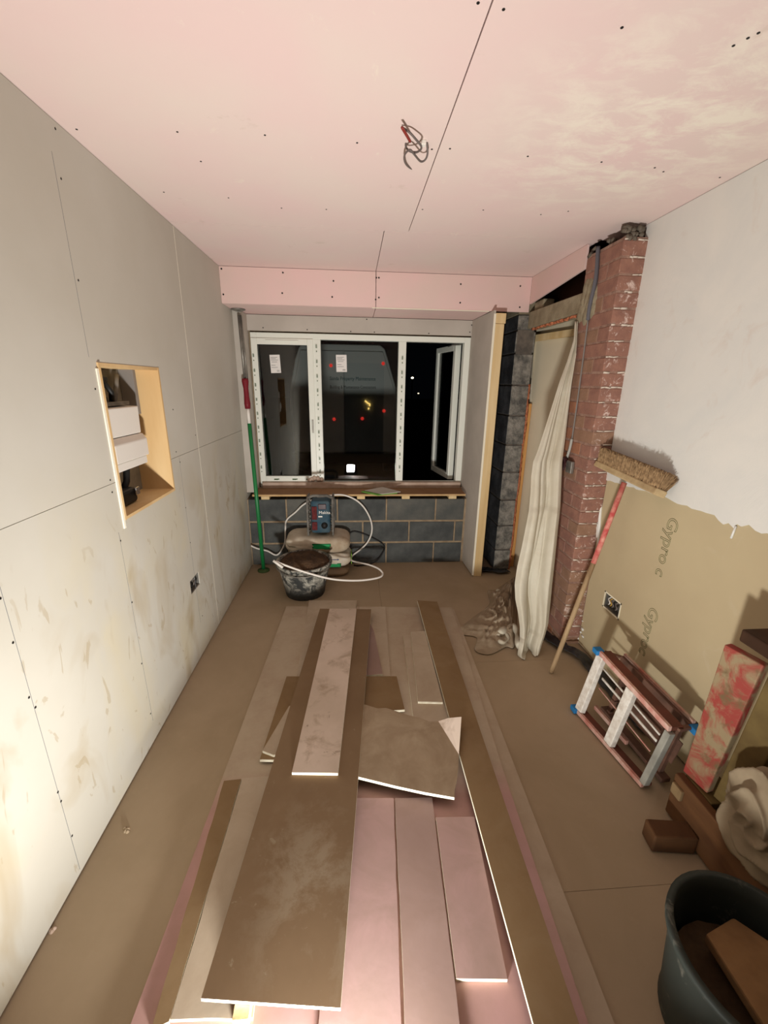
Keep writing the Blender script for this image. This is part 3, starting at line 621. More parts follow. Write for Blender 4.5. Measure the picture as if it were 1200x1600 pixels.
slab('plasterboard_strip', 'pale pinkish board behind the far end of the brown plank, by the bucket', pxy([(483,938),(557,938),(548,1050),(463,1060)], z3), z3, MT['grey'])
slab('plasterboard_strip', 'narrow greyish board right of the far end of the brown plank', pxy([(562,948),(602,948),(610,1056),(567,1056)], z3), z3, MT['grey'])
slab('plasterboard_strip', 'small pinkish wedge-shaped piece against the right side of the brown plank', pxy([(572,962),(584,985),(598,1053),(562,1056)], z4), z4, MT['pinkgrey'])
slab('plasterboard_strip', 'wide greyish board beneath the small pale rectangle near the right plank', pxy([(630,993),(672,990),(722,1150),(646,1125)], z3), z3, MT['grey'])
slab('plasterboard_offcut', 'small pale rectangular offcut left of the long right plank', pxy([(642,987),(664,986),(692,1097),(653,1096)], z4), z4, MT['grey'])
slab('plasterboard_strip', 'narrow brown strip along the left edge of the stack', pxy([(350,1220),(377,1217),(264,1596),(236,1610)], z3), z3, MT['brown'], jag=.0015)
slab('plasterboard_strip', 'grey board showing between the narrow brown strip and the widest brown board', pxy([(378.3,1216),(430,1212),(395,1590),(266,1593)], z3), z3, MT['grey'], jag=.0015)
slab('plasterboard_strip', 'left pink board of the near pair, with bright white right edge', pxy([(530,1247),(615,1247),(627,1600),(640,1900),(470,1900)], z3), z3, MT['pink'], jag=.0012)
slab('plasterboard_strip', 'greyish pink board in the near middle, right of the bright edge', pxy([(617.5,1247),(675,1246),(718,1600),(760,1900),(646,1900)], z3), z3, MT['pinkgrey'], jag=.0012)
slab('plasterboard_strip', 'short dusty pink board ending in a bright white near edge', pxy([(681,1277),(741,1276),(793,1530),(713,1529)], z3), z3, MT['pink'])
slab('plasterboard_offcut', 'brown crosswise piece sticking out on both sides under the long brown plank', [(-.362,1.89),(.225,1.86),(.24,1.62),(-.22,1.60),(-.30,1.37),(-.395,1.377)], z4, MT['brown'])
slab('plasterboard_offcut', 'small grey wedge poking out left of the brown plank', [(-.315,1.66),(-.22,1.66),(-.22,1.40),(-.34,1.385),(-.39,1.409)], z5, MT['grey'])
MB().box((-.30, .62, z3+.0005), (-.262, .9, z6-.0005)).build('timber_stick', M['pine']); tag(bpy.data.objects['timber_stick'], 'light wood stick poking out under the near end of the widest brown board', 'timber')
slab('plasterboard_plank', 'long narrow brown plank along the right of the stack with a bright left edge', pxy([(652,938),(683,940),(905,1600),(940,1700),(861,1700)], z5), z5, MT['brown'])
# broken board with folded-up corner
zt = z6-.004
bb = thing('broken_board', 'broken tan board with jagged edges and one corner snapped upward', 'plasterboard', (.2, 1.4, z5), group='loose plasterboard pieces stacked on the floor')
c_, d_ = at(685,1127,z=zt+.004), at(717,1179,z=zt+.004)
ed = [at(x, y, z=zt+.004) for x, y in ((540,1092),(571,1101),(590,1107),(603,1106),(625,1113),(640,1118),(655,1121),(670,1127),(685,1127),(717,1179),(716,1200),(714,1216),(711,1230),(710,1246),(664,1238),(618,1228),(561,1214),(535,1208))]
MB().prism(ed[::-1], (0,0,-T), 0, 1).build('main_piece', [MT['tan'], GY], bb)
c2 = at(700,1122,z=zt+.02); e2 = at(721,1120,z=zt+.045); f2 = at(719,1150,z=zt+.03)
MB().prism([c_, d_, f2, e2, c2][::1], (.0,.0,-T), 0, 1).build('snapped_corner', [MT['ivory'], GY], bb)  # paler paper than the main piece: lamplight on the corner put into its colour
slab('plasterboard_plank', 'widest long brown board running down the middle, scuffed pale near its end', pxy([(500,951),(580,952),(532,1575),(314,1560)], z7), z7, MT['brown2'])
slab('plasterboard_plank', 'long pale dirty plank lying on top of the widest brown board', pxy([(515,951),(557,951),(528,1208),(456,1207)], z8), z8, MT['ivory'])

# ------------------------------------------------------------------ far end objects
pr = thing('telescopic_prop', 'green and grey telescopic prop with dark red grip wedged floor to soffit', 'prop', (-.775, 3.33, 0))
a = Vector((-.775, 3.33, .012)); b = Vector((-.842, 3.44, ZB-.012)); L = lambda t: a+(b-a)*t
MB().tube([L(0), L(.60)], .0155, 12).build('lower_tube', M['green'], pr, True)
MB().tube([L(.60), L(.665)], .0125, 12).build('white_section', M['white'], pr, True)
MB().tube([L(.655), L(.675), L(.70), L(.73), L(.755), L(.765)], [.021,.024,.019,.019,.026,.024], 12).build('grip', M['grip'], pr, True)
MB().tube([L(.765), L(.985)], .0105, 10).build('upper_tube', M['steel'], pr, True)
MB().tube([L(.765)+Vector((.02,-.0,0)), L(.985)+Vector((.016,0,0))], .005, 8).build('guide_rod', M['steel'], pr, True)
MB().lathe([(0,.0),(.05,0),(.05,.010),(.02,.018),(0,.02)], a-Vector((0,0,.012)), 20).build('foot_plate', plain('dull_green', S(70,90,50), .7), pr, True)
MB().lathe([(0,.0),(.02,0),(.052,.010),(.052,.016),(0,.016)], b-Vector((0,0,.005)), 20).build('head_plate', M['steel'], pr, True)

def sack(x0, x1, y0, y1, z0, z1, mat, name, label, seed, tilt=0):
    t = thing(name, label, 'sack', ((x0+x1)/2, (y0+y1)/2, z0), group='plaster sacks piled under the window')
    N = 16; rows = []
    bm = bmesh.new(); bmesh.ops.create_cube(bm, size=2); bmesh.ops.subdivide_edges(bm, edges=bm.edges[:], cuts=9, use_grid_fill=True)
    mb = MB(); c = Vector(((x0+x1)/2, (y0+y1)/2, (z0+z1)/2)); h = Vector(((x1-x0)/2, (y1-y0)/2, (z1-z0)/2))
    for v in bm.verts:
        p = v.co.copy(); q = (abs(p.x)**5+abs(p.y)**5+abs(p.z)**4)**(1/5); p /= q
        ends = 1-.25*max(0, abs(p.x)-.75)/.25
        w_ = Vector((p.x*h.x, p.y*h.y, p.z*h.z*ends)); nz = noise.noise(Vector((p.x*2.4, p.y*2, p.z*1.5))+Vector((seed, 0, 0)))
        w_ += Vector((0, 0, (nz*.010 + tilt*p.y)*(p.z > 0))); w_.y += noise.noise(Vector((p.x*5, p.z*3, seed)))*.008
        v.co = c+w_
        v.co.z = min(max(v.co.z, z0), z1+.004)
    bm.verts.index_update(); mb.v = [v.co.copy() for v in bm.verts]
    for f in bm.faces: mb.face([v.index for v in f.verts])
    bm.free(); mb.build('bag', mat, t, True); return t
M['sack'] = mottle('dusty_paper_sack', S(238,234,224), S(196,182,162), 5, .7); M['sackd'] = mottle('very_dusty_sack', S(150,124,100), S(164,140,114), 6, .85)
s0 = sack(-.55, -.04, 3.17, 3.43, 0, .082, M['sackd'], 'plaster_sack', 'bottom plaster sack of the pile, brown with dust', 1)
s1_ = sack(-.55, -.02, 3.16, 3.43, .088, .213, M['sack'], 'plaster_sack', 'middle white plaster sack with arrow and green panel', 5)
s2_ = sack(-.56, -.03, 3.15, 3.43, .219, .357, M['sackt'] if 'sackt' in M else mottle('dust_topped_sack', S(222,212,194), S(166,146,122), 4, .7), 'plaster_sack', 'top plaster sack of the pile, under the radio', 9, .012)
gp = plain('green_panel', S(30,150,84), .6); dg = plain('dark_green_print', S(20,100,54), .6)
def patch(o, x0, x1, z0, z1, y, mat, name='printed_panel'): return MB().box((x0, y-.0015, z0), (x1, y, z1)).build(name, mat, o)
patch(s2_, -.335, -.185, .262, .312, 3.151, dg); patch(s2_, -.325, -.195, .27, .304, 3.1492, gp, 'printed_stripe')
patch(s1_, -.235, -.105, .098, .133, 3.163, dg); patch(s1_, -.225, -.115, .103, .128, 3.1612, gp, 'printed_stripe')
MB().prism([(-.20,3.159,.17),(-.135,3.159,.17),(-.135,3.159,.177),(-.12,3.159,.167),(-.135,3.159,.157),(-.135,3.159,.164),(-.20,3.159,.164)][::-1], (0,.002,0)).build('printed_arrow', plain('blue_grey_print', S(90,96,120), .7), s1_)
MB().box((-.022, 3.2, .11), (-.0175, 3.3, .2)).build('green_end', plain('lime_print', S(140,190,70), .7), s1_)

rd = thing('site_radio', 'dusty blue and grey site radio with roll-cage guards standing on the sacks', 'radio', (-.265, 3.28, .375))
RZ = .382; x0, x1 = -.352, -.178
mb = MB(); mb.box((x0+.01, 3.20, RZ), (x1-.01, 3.33, RZ+.275)); mb.build('body', mottle('dusty_teal_plastic', S(38,70,88), S(70,88,96), 12, .6), rd, bevel=.02)
for (a, b, c, d) in ((x0+.018, x0+.060, RZ+.03, RZ+.10), (x0+.018, x0+.060, RZ+.12, RZ+.23)): MB().box((a, 3.190, c), (b, 3.2, d)).build('speaker_grille', mottle('dull_red_grille', S(110,44,44), S(80,36,38), 60, .8), rd, bevel=.006)
mb = MB().lathe([(0,.02),(.022,.018),(.026,.0),(.026,-.005)], (0,0,0), 20); mb.v = [Vector((v.x-.235, 3.195-v.z, v.y+RZ+.07)) for v in mb.v]; mb.build('tuning_knob', M['black'], rd, True)
MB().box((x0+.07, 3.192, RZ+.205), (x1-.04, 3.2, RZ+.25)).build('display', plain('dark_display', S(60,30,36), .3), rd, bevel=.004)
text('lettering', 'Makita', .034, frame((-.277, 3.1965, RZ+.168), (1,0,0), (0,0,1)), M['white'], rd)
MB().box((-.282, 3.196, RZ+.14), (-.25, 3.1995, RZ+.15)).build('badge', M['white'], rd)
gx = mottle('dusty_grey_guard', S(128,124,118), S(92,88,82), 20, .7)
for x in (x0-.012, x1+.012):
    g1 = MB().tube(smooth_path([(x,3.175,RZ-.002),(x,3.17,RZ+.05),(x,3.17,RZ+.25),(x,3.2,RZ+.30),(x,3.30,RZ+.30),(x,3.345,RZ+.27),(x,3.345,RZ+.02),(x,3.3,RZ-.002),(x,3.175,RZ-.002)], 4), .008, 7).build('side_guard', gx, rd, True)
    mb = MB()
    for k in range(7): mb.tube([(x,3.172,RZ+.03+k*.035),(x+(.018 if x < -.2 else -.018),3.196,RZ+.03+k*.035)], .006, 5)
    tag(mb.build('guard_ribs', gx, g1, True), kind='stuff')
mb = MB().tube([(x0-.012,3.2,RZ+.298),(x0+.03,3.2,RZ+.318),(x1-.03,3.2,RZ+.318),(x1+.012,3.2,RZ+.298)], .012, 8); mb.build('carry_handle', gx, rd, True)

def bucket(name, label, c, rt, rb, h, cat, wallm, inner, fillz, fillm, sx=1):
    t = thing(name, label, cat, c); cx, cy, cz = c; th = .006
    mb = MB().lathe([(0,0),(rb,0),(rb+.004,.01)]+[(rb+(rt-rb)*k/8, h*k/8) for k in range(1, 8)]+[(rt,h-.02),(rt+.010,h-.016),(rt+.010,h),(rt-th,h)]+[(rb+(rt-rb)*k/8-th, h*k/8) for k in range(7, 0, -1)]+[(0,.012)], c, 44)
    mb.build('shell', wallm, t, True)
    return t
n = NT('plaster_splashed_bucket', .55, .4); f = n.ramp(n.noise(14, 9, .7, 1.2), .44, .60); m_ = n.mul(f, n.axis(2, .04, .14)); b_ = n.mix(m_, S(52,54,54), S(176,172,160)); M['bucket'] = n.out(b_)
b1c = (-.375, 2.93, 0)
b1 = bucket('rubble_bucket', 'black builders bucket splashed with plaster, full of brown rubble', b1c, .20, .145, .27, 'bucket', M['bucket'], None, .25, None)
mb = MB(); rows = []
for i in range(13):
    r = .193*i/12; rows.append([Vector((b1c[0]+r*math.cos(2*math.pi*k/36), b1c[1]+r*math.sin(2*math.pi*k/36), .262+.055*(1-(i/12)**2)+.014*noise.noise(Vector((r*14*math.cos(2*math.pi*k/36), r*14*math.sin(2*math.pi*k/36), 3)))+(.0 if i < 12 else -.02))) for k in range(37)])
mb.grid(rows); o = mb.build('rubble', mottle('brown_rubble', S(92,70,52), S(70,54,42), 18, .95, .8, 70, bd=.02), b1, True)
# handle of bucket
MB().tube(smooth_path([(b1c[0]+.208*math.cos(a), b1c[1]-.208*math.sin(a)*.99-.004, .258-.035*math.sin(a)) for a in [k*math.pi/10 for k in range(0, 11)]], 3), .004, 6).build('handle', M['steel'], b1, True)

A_ = lambda x, y, d: at(x, y, y=d)
pp = MB().tube(smooth_path([(-.885,3.41,.20),A_(402,857,3.405),A_(418,861,3.40),A_(433,867,3.405),(-.605,3.438,.20),(-.59,3.439,.33),(-.575,3.438,.42),A_(462,800,3.43),A_(475,788,3.415),(-.30,3.41,.625),A_(530,773,3.41),A_(552,779,3.41),A_(568,792,3.41),A_(579,812,3.41),A_(581,830,3.41),A_(575,846,3.41),A_(564,858,3.41),A_(551,868,3.40),A_(549,875,3.2),A_(560,879,3.12),A_(578,883,3.06),A_(592,889,2.98),A_(598,897,2.92),A_(590,903,2.86),A_(560,907,2.80),A_(520,905,2.74),A_(480,895,2.715),A_(445,883,2.70),A_(431,877,2.69)], 7), .0072, 8)
pp.tube([A_(427,876,2.68), A_(442,887,2.67)], .009, 8)
tag(pp.build('white_plastic_pipe', M['white'], smooth=True), 'long springy white plastic pipe looping around the sacks and bucket', 'pipe')
tag(MB().tube(smooth_path([(-.03,3.436,.30),(.02,3.44,.31),(.15,3.44,.26),(.265,3.44,.18),(.25,3.42,.10),(.18,3.40,.03),(.05,3.38,.012),(-.0,3.40,.008)], 6), .006, 8).build('black_cable', M['black'], smooth=True), 'black cable looping down the block wall right of the sacks', 'cable')

# ------------------------------------------------------------------ dust sheet curtain
L_ = [(903,503),(897,530),(886,566),(874,598),(864,630),(856,655),(847,683),(840,705),(833,722),(830,745),(829,768),(827,790),(826,800),(821,825),(815,855),(808,885),(804,912),(805,935),(809,955),(812,978),(812,1000),(808,1020),(814,1035)]
R_ = [(906,502),(904,530),(898,566),(893,598),(889,630),(886,655),(883,683),(880,705),(878,722),(877,745),(876,768),(875,790),(874,800),(871,825),(868,855),(865,885),(862,912),(860,935),(858,955),(856,975),(851,993),(846,1008),(842,1022)]
D_ = [2.50-.50*min(1, (i/22))**1.0 for i in range(23)]
rows = []; NC = 90
import bisect
def lerp_rows(Lr, t):
    x = t*(len(Lr)-1); i = min(int(x), len(Lr)-2); f = x-i; a, b = Lr[i], Lr[i+1]; return tuple(a[k]+(b[k]-a[k])*f for k in range(len(a)))
for i in range(120):
    t = i/119; l = lerp_rows(L_, t); r = lerp_rows(R_, t); ydep = 2.475-.42*t
    A = at(*l, y=ydep+.03); B = at(*r, y=ydep)
    if t > .9: A = at(*l, y=ydep+.0); 
    row = []
    wdt = (B-A).length
    for k in range(NC+1):
        s_ = k/NC; p = A.lerp(B, s_)
        amp = .010+.030*min(1, t*1.4)
        ph = 2.6*s_*math.pi + 1.6*t - .6
        cr = 0
        for c0, c1, w0, a_ in ((.15,.55,.05,1.0),(.42,.80,.06,.8),(.66,.62,.05,.7),(.88,.30,.05,.7)): cr -= .8*a_*math.exp(-((s_-(c0+(c1-c0)*t+.05*math.sin(4*t+c0*9)))/w0)**2)
        dsp = amp*(math.sin(ph)*.9+.55*cr+.7*noise.noise(Vector((s_*2.4, t*2.5, 1))))
        env = min(1, min(s_, 1-s_)*8)*.7+.3
        p = p + Vector((-.25, -1, 0))*dsp*env
        if p.z < .006: p.z = .006+.004*abs(math.sin(9*s_))
        if p.x > XP-.014 and p.y < 2.50: p.x = XP-.014-.004*math.sin(7*s_)
        row.append(p)
    rows.append(row)
cs_ = thing('dust_sheet_curtain', 'pale cotton dust sheet hanging from the lintel across the doorway, tail bunched on the floor', 'dust sheet', (1.1, 2.1, 0))
MB().grid(rows).build('hanging_sheet', M['sheet'], cs_, True, solid=.003)
# heap spread on the floor to its left
outline0 = [(808,900),(775,922),(762,925),(765,945),(745,962),(728,975),(715,985),(722,993),(745,998),(742,1018),(765,1024),(790,1012),(805,1005)]
cx, cy = 785, 968
outline = [(p.x, p.y) for p in smooth_path([(x, y, 0) for x, y in outline0+[outline0[0]]], 6)][:-1]
rows = []
ang = []
for k in range(91):
    t = k/90*len(outline); i = int(t) % len(outline); f = t-int(t); a, b = outline[i], outline[(i+1) % len(outline)]; ang.append((a[0]+(b[0]-a[0])*f, a[1]+(b[1]-a[1])*f))
for j in range(36):
    r = 1-j/35; row = []
    for (x, y) in ang:
        p = at(cx+(x-cx)*r, cy+(y-cy)*r, z=0)
        q = Vector((p.x*5, p.y*5, 2.0)); wv = Vector((noise.noise(q*1.4), noise.noise(q*1.4+Vector((7,1,3))), 0))*.55; q2 = Vector((p.x, p.y, 0))*9+wv*4
        rd_ = (1-abs(noise.noise(q2*.9)))**3*.045 + (1-abs(noise.noise(q2*2.0+Vector((3,3,3)))))**4*.022
        env = min(1, (1-r)*3.2)
        right = max(0, min(1, (p.x-.80)/.40))
        z = .007+env*(.45+.9*right)*rd_ + env*.07*right*max(0, 1-r)**.6
        row.append(Vector((p.x, p.y, z)))
    rows.append(row)
MB().grid(rows).build('floor_heap', M['dirtsheet'], cs_, True, solid=.003)
# coiled lit folds
for (pts_, r_) in ((((770,962),(776,966),(783,962),(792,955)), .012), (((781,990),(789,983),(798,978),(805,984),(808,996),(813,1010)), .024), (((779,1001),(787,1004),(794,998),(790,990),(783,988),(778,994)), .013), (((777,922),(784,928),(792,925),(802,920)), .016)):
    P = smooth_path([at(x, y, z=.03+.8*r_) for x, y in pts_], 6); MB().tube(P, [r_*(.75+.35*math.sin(i*.5)) for i in range(len(P))], 10).build('bunched_fold', M['sheet'], cs_, True)

# membrane strips on the floor
def crumple(name, label, pts, wd, seed):
    P = smooth_path(pts, 8); rows = []
    for i, p in enumerate(P):
        d = (P[min(i+1, len(P)-1)]-P[max(i-1, 0)]).normalized(); sd = d.cross(Vector((0,0,1)))
        rows.append([p + sd*wd*(s/8-.5)*(1+.3*noise.noise(Vector((i*.3, seed, 0)))) + Vector((0,0,.012+.02*abs(noise.noise(Vector((i*.35, s*.6, seed)))))) for s in range(9)])
    o = MB().grid(rows).build(name, M['dpc'], smooth=True, solid=.002); return tag(o, label, 'membrane')
crumple('damp_proof_membrane', 'crumpled black damp-proof membrane along the foot of the pier and right wall', [(1.225,2.42,0),(1.235,2.25,.005),(1.28,2.12,.01),(1.34,2.03,.012),(1.36,1.88,.0),(1.365,1.7,.0),(1.37,1.45,.0)], .075, 3)
crumple('damp_proof_membrane', 'crumpled black membrane at the foot of the far block jamb', [(1.10,3.24,.01),(1.17,3.23,.012),(1.26,3.20,.012),(1.34,3.22,.0)], .08, 8)

# ------------------------------------------------------------------ broom
br = thing('broom', 'long-handled broom leaning head-up against the right wall, handle partly red', 'broom', (1.105, 1.90, 0))
hb = Vector((1.108, 1.900, .008)); ht = Vector((1.335, 1.905, 1.12)); Lh = lambda t: hb+(ht-hb)*t
MB().tube([Lh(t) for t in (0, .02, .3, .6)], [.011, .0125, .0125, .0125], 12).build('lower_handle', mottle('worn_wood', S(176,150,116), S(148,122,92), 14, .75, stretch=(2,2,.3)), br, True)
MB().tube([Lh(t) for t in (.6, .8, .985)], .0128, 12).build('upper_handle', mottle('red_flaked_paint', S(186,72,72), S(214,150,134), 26, .6), br, True)
ha = Vector((1.342, 2.155, 1.150)); hc = Vector((1.342, 1.665, 1.112)); ax = (hc-ha).normalized()
up = Vector((.35, 0, .94)); up = (up-ax*up.dot(ax)).normalized(); sd = ax.cross(up)
mb = MB(); hd = .030
prof = [ha+sd*s*hd+up*u for s, u in ((-1,-.018),(1,-.018),(1,.016),(-1,.016))]
P = []
for p_, q_ in ((ha, .0), (hc, 0)): P += [p_-sd*hd-up*.018, p_+sd*hd-up*.018, p_+sd*hd+up*.014, p_-sd*hd+up*.014]
n0 = 0; mb.v = [Vector(p) for p in P]
for q in ((0,1,2,3),(7,6,5,4),(0,4,5,1),(1,5,6,2),(2,6,7,3),(3,7,4,0)): mb.face(q)
mb.build('head_block', mottle('pale_head_wood', S(196,172,132), S(170,146,110), 12, .75, .3, 40), br, bevel=.006)
mb = MB()
for k in range(3400):
    s = random.random(); wv = random.uniform(-1, 1); base = ha.lerp(hc, .01+.98*s)+sd*wv*hd*.92+up*.013
    fl_ = .012*(s-.5)*2; d = (up + ax*(fl_*6+random.uniform(-.12,.12)) + sd*(wv*.30+random.uniform(-.12,.12))).normalized(); Lb = random.uniform(.062, .080)
    tip = base+d*Lb; r = .0015; n0 = len(mb.v); u2 = d.orthogonal().normalized(); v2 = d.cross(u2)
    mb.v += [base+u2*r, base-u2*r*.5+v2*r*.87, base-u2*r*.5-v2*r*.87, tip+u2*r*.6, tip-u2*r*.3+v2*r*.5, tip-u2*r*.3-v2*r*.5]
    for q in ((0,1,4,3),(1,2,5,4),(2,0,3,5),(3,4,5)): mb.face([n0+i for i in q])
for v in mb.v:
    if v.x > XR-.007: v.x = XR-.007
    if v.y > 2.155 and v.x < XP+.004 + 9: v.y = min(v.y, 2.163)
tag(mb.build('bristles', mottle('brown_bristle', S(168,138,102), S(116,90,64), 60, .9), br), kind='stuff')

# ------------------------------------------------------------------ step ladder on its side
ld = thing('folded_step_ladder', 'paint-splashed aluminium step ladder lying on its side by the right wall', 'step ladder', (1.15, 1.4, 0))
alu = mottle('splashed_aluminium', S(204,200,192), S(170,160,152), 30, .5, spec=.4, metal=.15)
rust = mottle('red_dusted_metal', S(166,104,92), S(188,160,146), 14, .6, metal=.1); dark = mottle('brown_dusted_metal', S(120,88,74), S(88,66,56), 14, .6)
blue = plain('blue_rubber', S(40,120,180), .6)
TL, TR_, BL, BR_ = Vector((1.185,1.640,.322)), Vector((1.190,1.178,.315)), Vector((1.098,1.60,.018)), Vector((1.155,1.195,.018))
def stile(a, b, m, nm='stile', w1=.022, w2=.05, up=(0,0,1)): return MB().beam(a, b, w1, w2, up).build(nm, m, ld, bevel=.002)
pkl = mottle('pink_splashed_flange', S(222,190,176), S(196,130,118), 22, .5); drd = mottle('dark_red_dusted', S(118,66,54), S(96,62,50), 16, .6)
alu2 = mottle('bright_splashed_tread', S(236,232,224), S(206,196,184), 40, .5)
st = stile(TL+Vector((.03,0,0)), TR_+Vector((.03,0,0)), drd, w1=.05, w2=.018); MB().beam(TL, TR_, .012, .024).build('flange', pkl, st)
st = stile(BL+Vector((.024,0,0)), BR_+Vector((.024,0,0)), drd, w1=.036, w2=.014); MB().beam(BL, BR_, .012, .02).build('flange', pkl, st)
for t, m in ((.03, alu2), (.52, alu2), (1.0, mottle('grey_cap', S(168,166,156), S(136,134,126), 10, .5))):
    a = BL.lerp(BR_, t)+Vector((0.004,0,.012)); b = TL.lerp(TR_, t)+Vector((0.004,0,-.012)); MB().beam(a, b, .044 if t < 1 else .026, .028, (1,.1,0)).build('tread' if t < 1 else 'top_cap', m, ld, bevel=.003)
# second, rear frame nearer the wall
RT1, RT2, RB1, RB2 = Vector((1.30,1.62,.30)), Vector((1.305,1.20,.30)), Vector((1.235,1.60,.03)), Vector((1.255,1.20,.03))
stile(RT1, RT2, dark, 'rear_stile', .04, .03); stile(RB1, RB2, dark, 'rear_stile', .04, .02)
stile(Vector((1.17,1.575,.06)), Vector((1.19,1.36,.06)), rust, 'brace', .014, .02)
for k, ((xa, ya), (xb_, yb_)) in enumerate((((943,1045),(1031,1148)), ((941,1060),(1026,1158)), ((936,1075),(1016,1174)))):
    stile(at(xa, ya, x=1.222), at(xb_, yb_, x=1.226), alu2 if k < 2 else pkl, 'inner_rail', .006, (.010,.013,.006)[k])
MB().hexa([(1.262,1.59,.10),(1.266,1.59,.10),(1.276,1.215,.10),(1.272,1.215,.10),(1.285,1.60,.205),(1.289,1.60,.205),(1.296,1.21,.205),(1.292,1.21,.205)]).build('shadow_panel', dark, ld)  # added plate that fills out the ladder's wall shadow and darkens its inside
for t in (.1, .9): MB().beam(RB1.lerp(RB2, t), RT1.lerp(RT2, t), .02, .02, (1,.1,0)).build('rear_crossbar', dark, ld)
for c in (TL+Vector((0,.012,0)), BL+Vector((0,.012,0)), RT2+Vector((0,-.012,.0))): MB().box(c-Vector((.02,.02,.013)), c+Vector((.02,.02,.013))).build('rubber_foot', blue, ld, bevel=.004)
MB().beam(TL+Vector((.03,0,0)), RT1, .02, .01, (0,0,1)).build('hinge_arm', dark, ld); MB().beam(TR_+Vector((.03,0,0)), RT2, .02, .01, (0,0,1)).build('hinge_arm', dark, ld)
for a, b in ((RT1+Vector((.0,.0,.02)), RT2+Vector((0,0,.02))),): MB().beam(a, b, .012, .014).build('spreader_bar', rust, ld)

# ------------------------------------------------------------------ timber trestle, rag, tub
tr = thing('timber_trestle', 'red and brown paint-stained timber trestle standing in shadow at the right wall', 'trestle', (1.25, .9, 0))
n = NT('red_stained_board', .7, .3).geo(); f = n.ramp(n.noise(9, 6, .65, .8), .42, .56); b_ = n.mix(f, S(146,128,98), S(148,62,54)); b_ = n.mix(n.ramp(n.noise(16, 5, .6), .55, .68), b_, S(110,90,62)); redm = n.out(b_)
brw = mottle('orange_brown_timber', S(96,66,42), S(70,48,32), 6, .7, stretch=(1,.4,2)); olive = mottle('olive_timber', S(112,94,56), S(90,72,42), 8, .7); dk2 = mottle('dark_timber', S(70,48,34), S(50,34,24), 8, .7)
a0, a1, b0, b1_ = Vector((1.206,1.10,.20)), Vector((1.222,1.01,.20)), Vector((1.206,1.085,.752)), Vector((1.232,.975,.752))
MB().hexa([a0, a0+Vector((.03,.006,0)), a1+Vector((.03,.006,0)), a1, b0, b0+Vector((.03,.006,0)), b1_+Vector((.03,.006,0)), b1_][::1]).build('red_upright', redm, tr, bevel=.004)
MB().hexa([(1.236,1.00,.2),(1.27,1.01,.2),(1.285,.93,.2),(1.252,.925,.2),(1.246,.966,.74),(1.28,.975,.74),(1.295,.885,.74),(1.262,.88,.74)]).build('olive_upright', olive, tr, bevel=.004)
MB().box((1.25,.55,.765), (1.36,1.085,.81)).build('top_rail', dk2, tr, bevel=.006)
MB().box((1.178,.48,.01), (1.21,1.10,.195)).build('side_beam', mottle('stained_side_board', S(112,78,50), S(80,52,34), 5, .7, stretch=(1,.5,2)), tr, bevel=.005)
MB().box((1.03,.955,.002), (1.178,1.02,.075), rot=Matrix.Rotation(-.12,3,'Z'), c=Vector((1.1,.98,0))).build('foot', brw, tr, bevel=.006)
MB().box((1.21,.975,.14), (1.33,1.09,.197)).build('cross_rail', olive, tr, bevel=.004)
MB().beam((1.33,.6,.02), (1.33,.6,.765), .05, .05, (0,1,0)).build('rear_upright', dk2, tr, bevel=.004)
MB().box((1.165,1.045,.12), (1.18,1.09,.165)).build('wood_block', mottle('dull_block', S(150,126,92), S(120,98,70), 10), tr, bevel=.004)

rg = MB(); bm = bmesh.new(); bmesh.ops.create_icosphere(bm, subdivisions=6, radius=1)
for v in bm.verts:
    p = v.co.copy(); ang_ = math.atan2(p.z, p.y)
    rad = math.hypot(p.y, p.z); sw = rad*9 + ang_*1.1 + 1.5*noise.noise(p*1.3)
    rid = (1-abs(math.sin(sw)))**1.5*.22 - .10 + .10*noise.noise(p*3.1)
    q = p*(1+rid*(.5+.5*(p.x < 0)))
    q = Vector((q.x*.075, q.y*.125, q.z*.155)) + Vector((1.205, .80, .345)); 
    if p.z < -.2: q.x -= .03*(-p.z)
    v.co = q
bm.verts.index_update(); rg.v = [v.co.copy() for v in bm.verts]
for f in bm.faces: rg.face([v.index for v in f.verts])
bm.free()
tag(rg.build('rag_bundle', mottle('beige_canvas', S(160,144,120), S(130,114,92), 6, .9), smooth=True), 'crumpled beige canvas dust sheet bundled over the timber trestle', 'dust sheet')

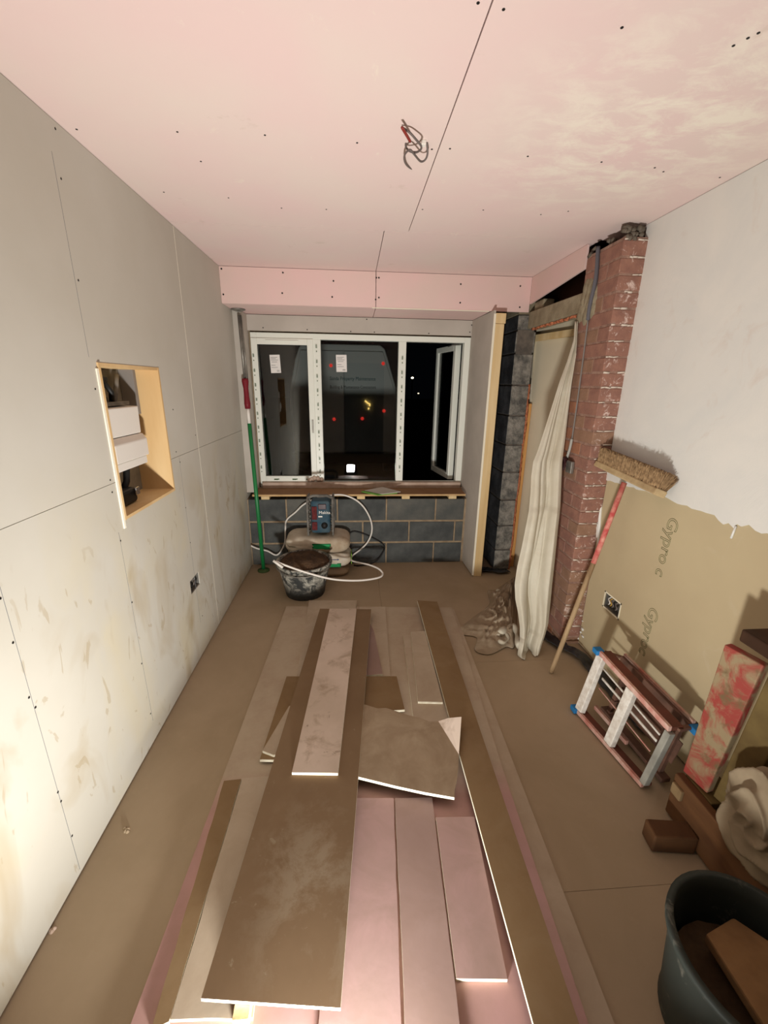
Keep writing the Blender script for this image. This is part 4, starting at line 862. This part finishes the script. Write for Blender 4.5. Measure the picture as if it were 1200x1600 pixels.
tc_ = (.925, .545, 0)
n = NT('splashed_grey_tub', .6, .35); f = n.ramp(n.noise(16, 8, .7, .8), .58, .68); b_ = n.mix(n.mul(f, .6), S(50,56,52), S(120,118,108)); tubm = n.out(b_)
tb = bucket('builders_tub', 'large dark grey builders tub in the near right corner holding plaster-caked scraps', tc_, .172, .145, .30, 'tub', tubm, None, 0, None)
mb = MB(); rows = []
for i in range(12):
    r = .142*i/11; rows.append([Vector((tc_[0]+r*math.cos(2*math.pi*k/36), tc_[1]+r*math.sin(2*math.pi*k/36), .17+.02*noise.noise(Vector((r*20*math.cos(2*math.pi*k/36), r*20*math.sin(2*math.pi*k/36), 8))))) for k in range(37)])
mb.grid(rows).build('plaster_residue', mottle('tan_residue', S(100,78,56), S(70,54,38), 10, .9, .5, 60), tb, True)
o = MB().prism([(.86,.45,.262),(1.03,.45,.245),(1.05,.58,.235),(.98,.655,.235),(.87,.62,.25)], (0,0,-.03)).build('caked_board_scrap', mottle('caked_tan', S(146,112,76), S(120,90,60), 7, .9, .3, 40), bevel=.006); tag(o, 'plaster-caked tan board scrap lying inside the near right tub', 'board scrap')

# crumbs on the floor
for (x, y, r, lab) in ((82,1452,.007,'small lump of white plaster on the floor against the left wall'), (197,1298,.008,'small grey crumb on the floor left of the board stack')):
    p = at(x, y, z=0); mb = MB(); 
    for k in range(5): mb.lathe([(0,r*.9),(r*.7,r*.6),(r*.9,0)], p+Vector((random.uniform(-1,1)*r, random.uniform(-1,1)*r, .0)), 7)
    tag(mb.build('plaster_crumb', M['dusty_ledge'] if x < 100 else M['floor'], smooth=True), lab, 'crumb')
# work light that lights the room: on the boards in front of the photographer's feet
wk = thing('work_light', 'compact site floodlight on the boards at the photographer\'s feet, reflected in the window', 'work light', (LAMP.x, LAMP.y, .026))
fw = AIM; upv = fw.cross(Vector((0,0,1)).cross(fw)).normalized()
c = LAMP-fw*.03; sdv = fw.cross(Vector((0,0,1))).normalized(); MB().beam(c-sdv*.1, c+sdv*.1, .2, .04, fw).build('housing', M['black'], wk, bevel=.006)
mb = MB()
for s in (-1, 1): mb.tube([LAMP-fw*.03+Vector((s*.112,0,0)), Vector((LAMP.x+s*.112, LAMP.y-.02, .035)), Vector((LAMP.x+s*.112, LAMP.y+.08, .035))], .006, 6)
mb.tube([Vector((LAMP.x-.112, LAMP.y+.08, .035)), Vector((LAMP.x+.112, LAMP.y+.08, .035))], .006, 6); mb.build('stand', M['black'], wk)
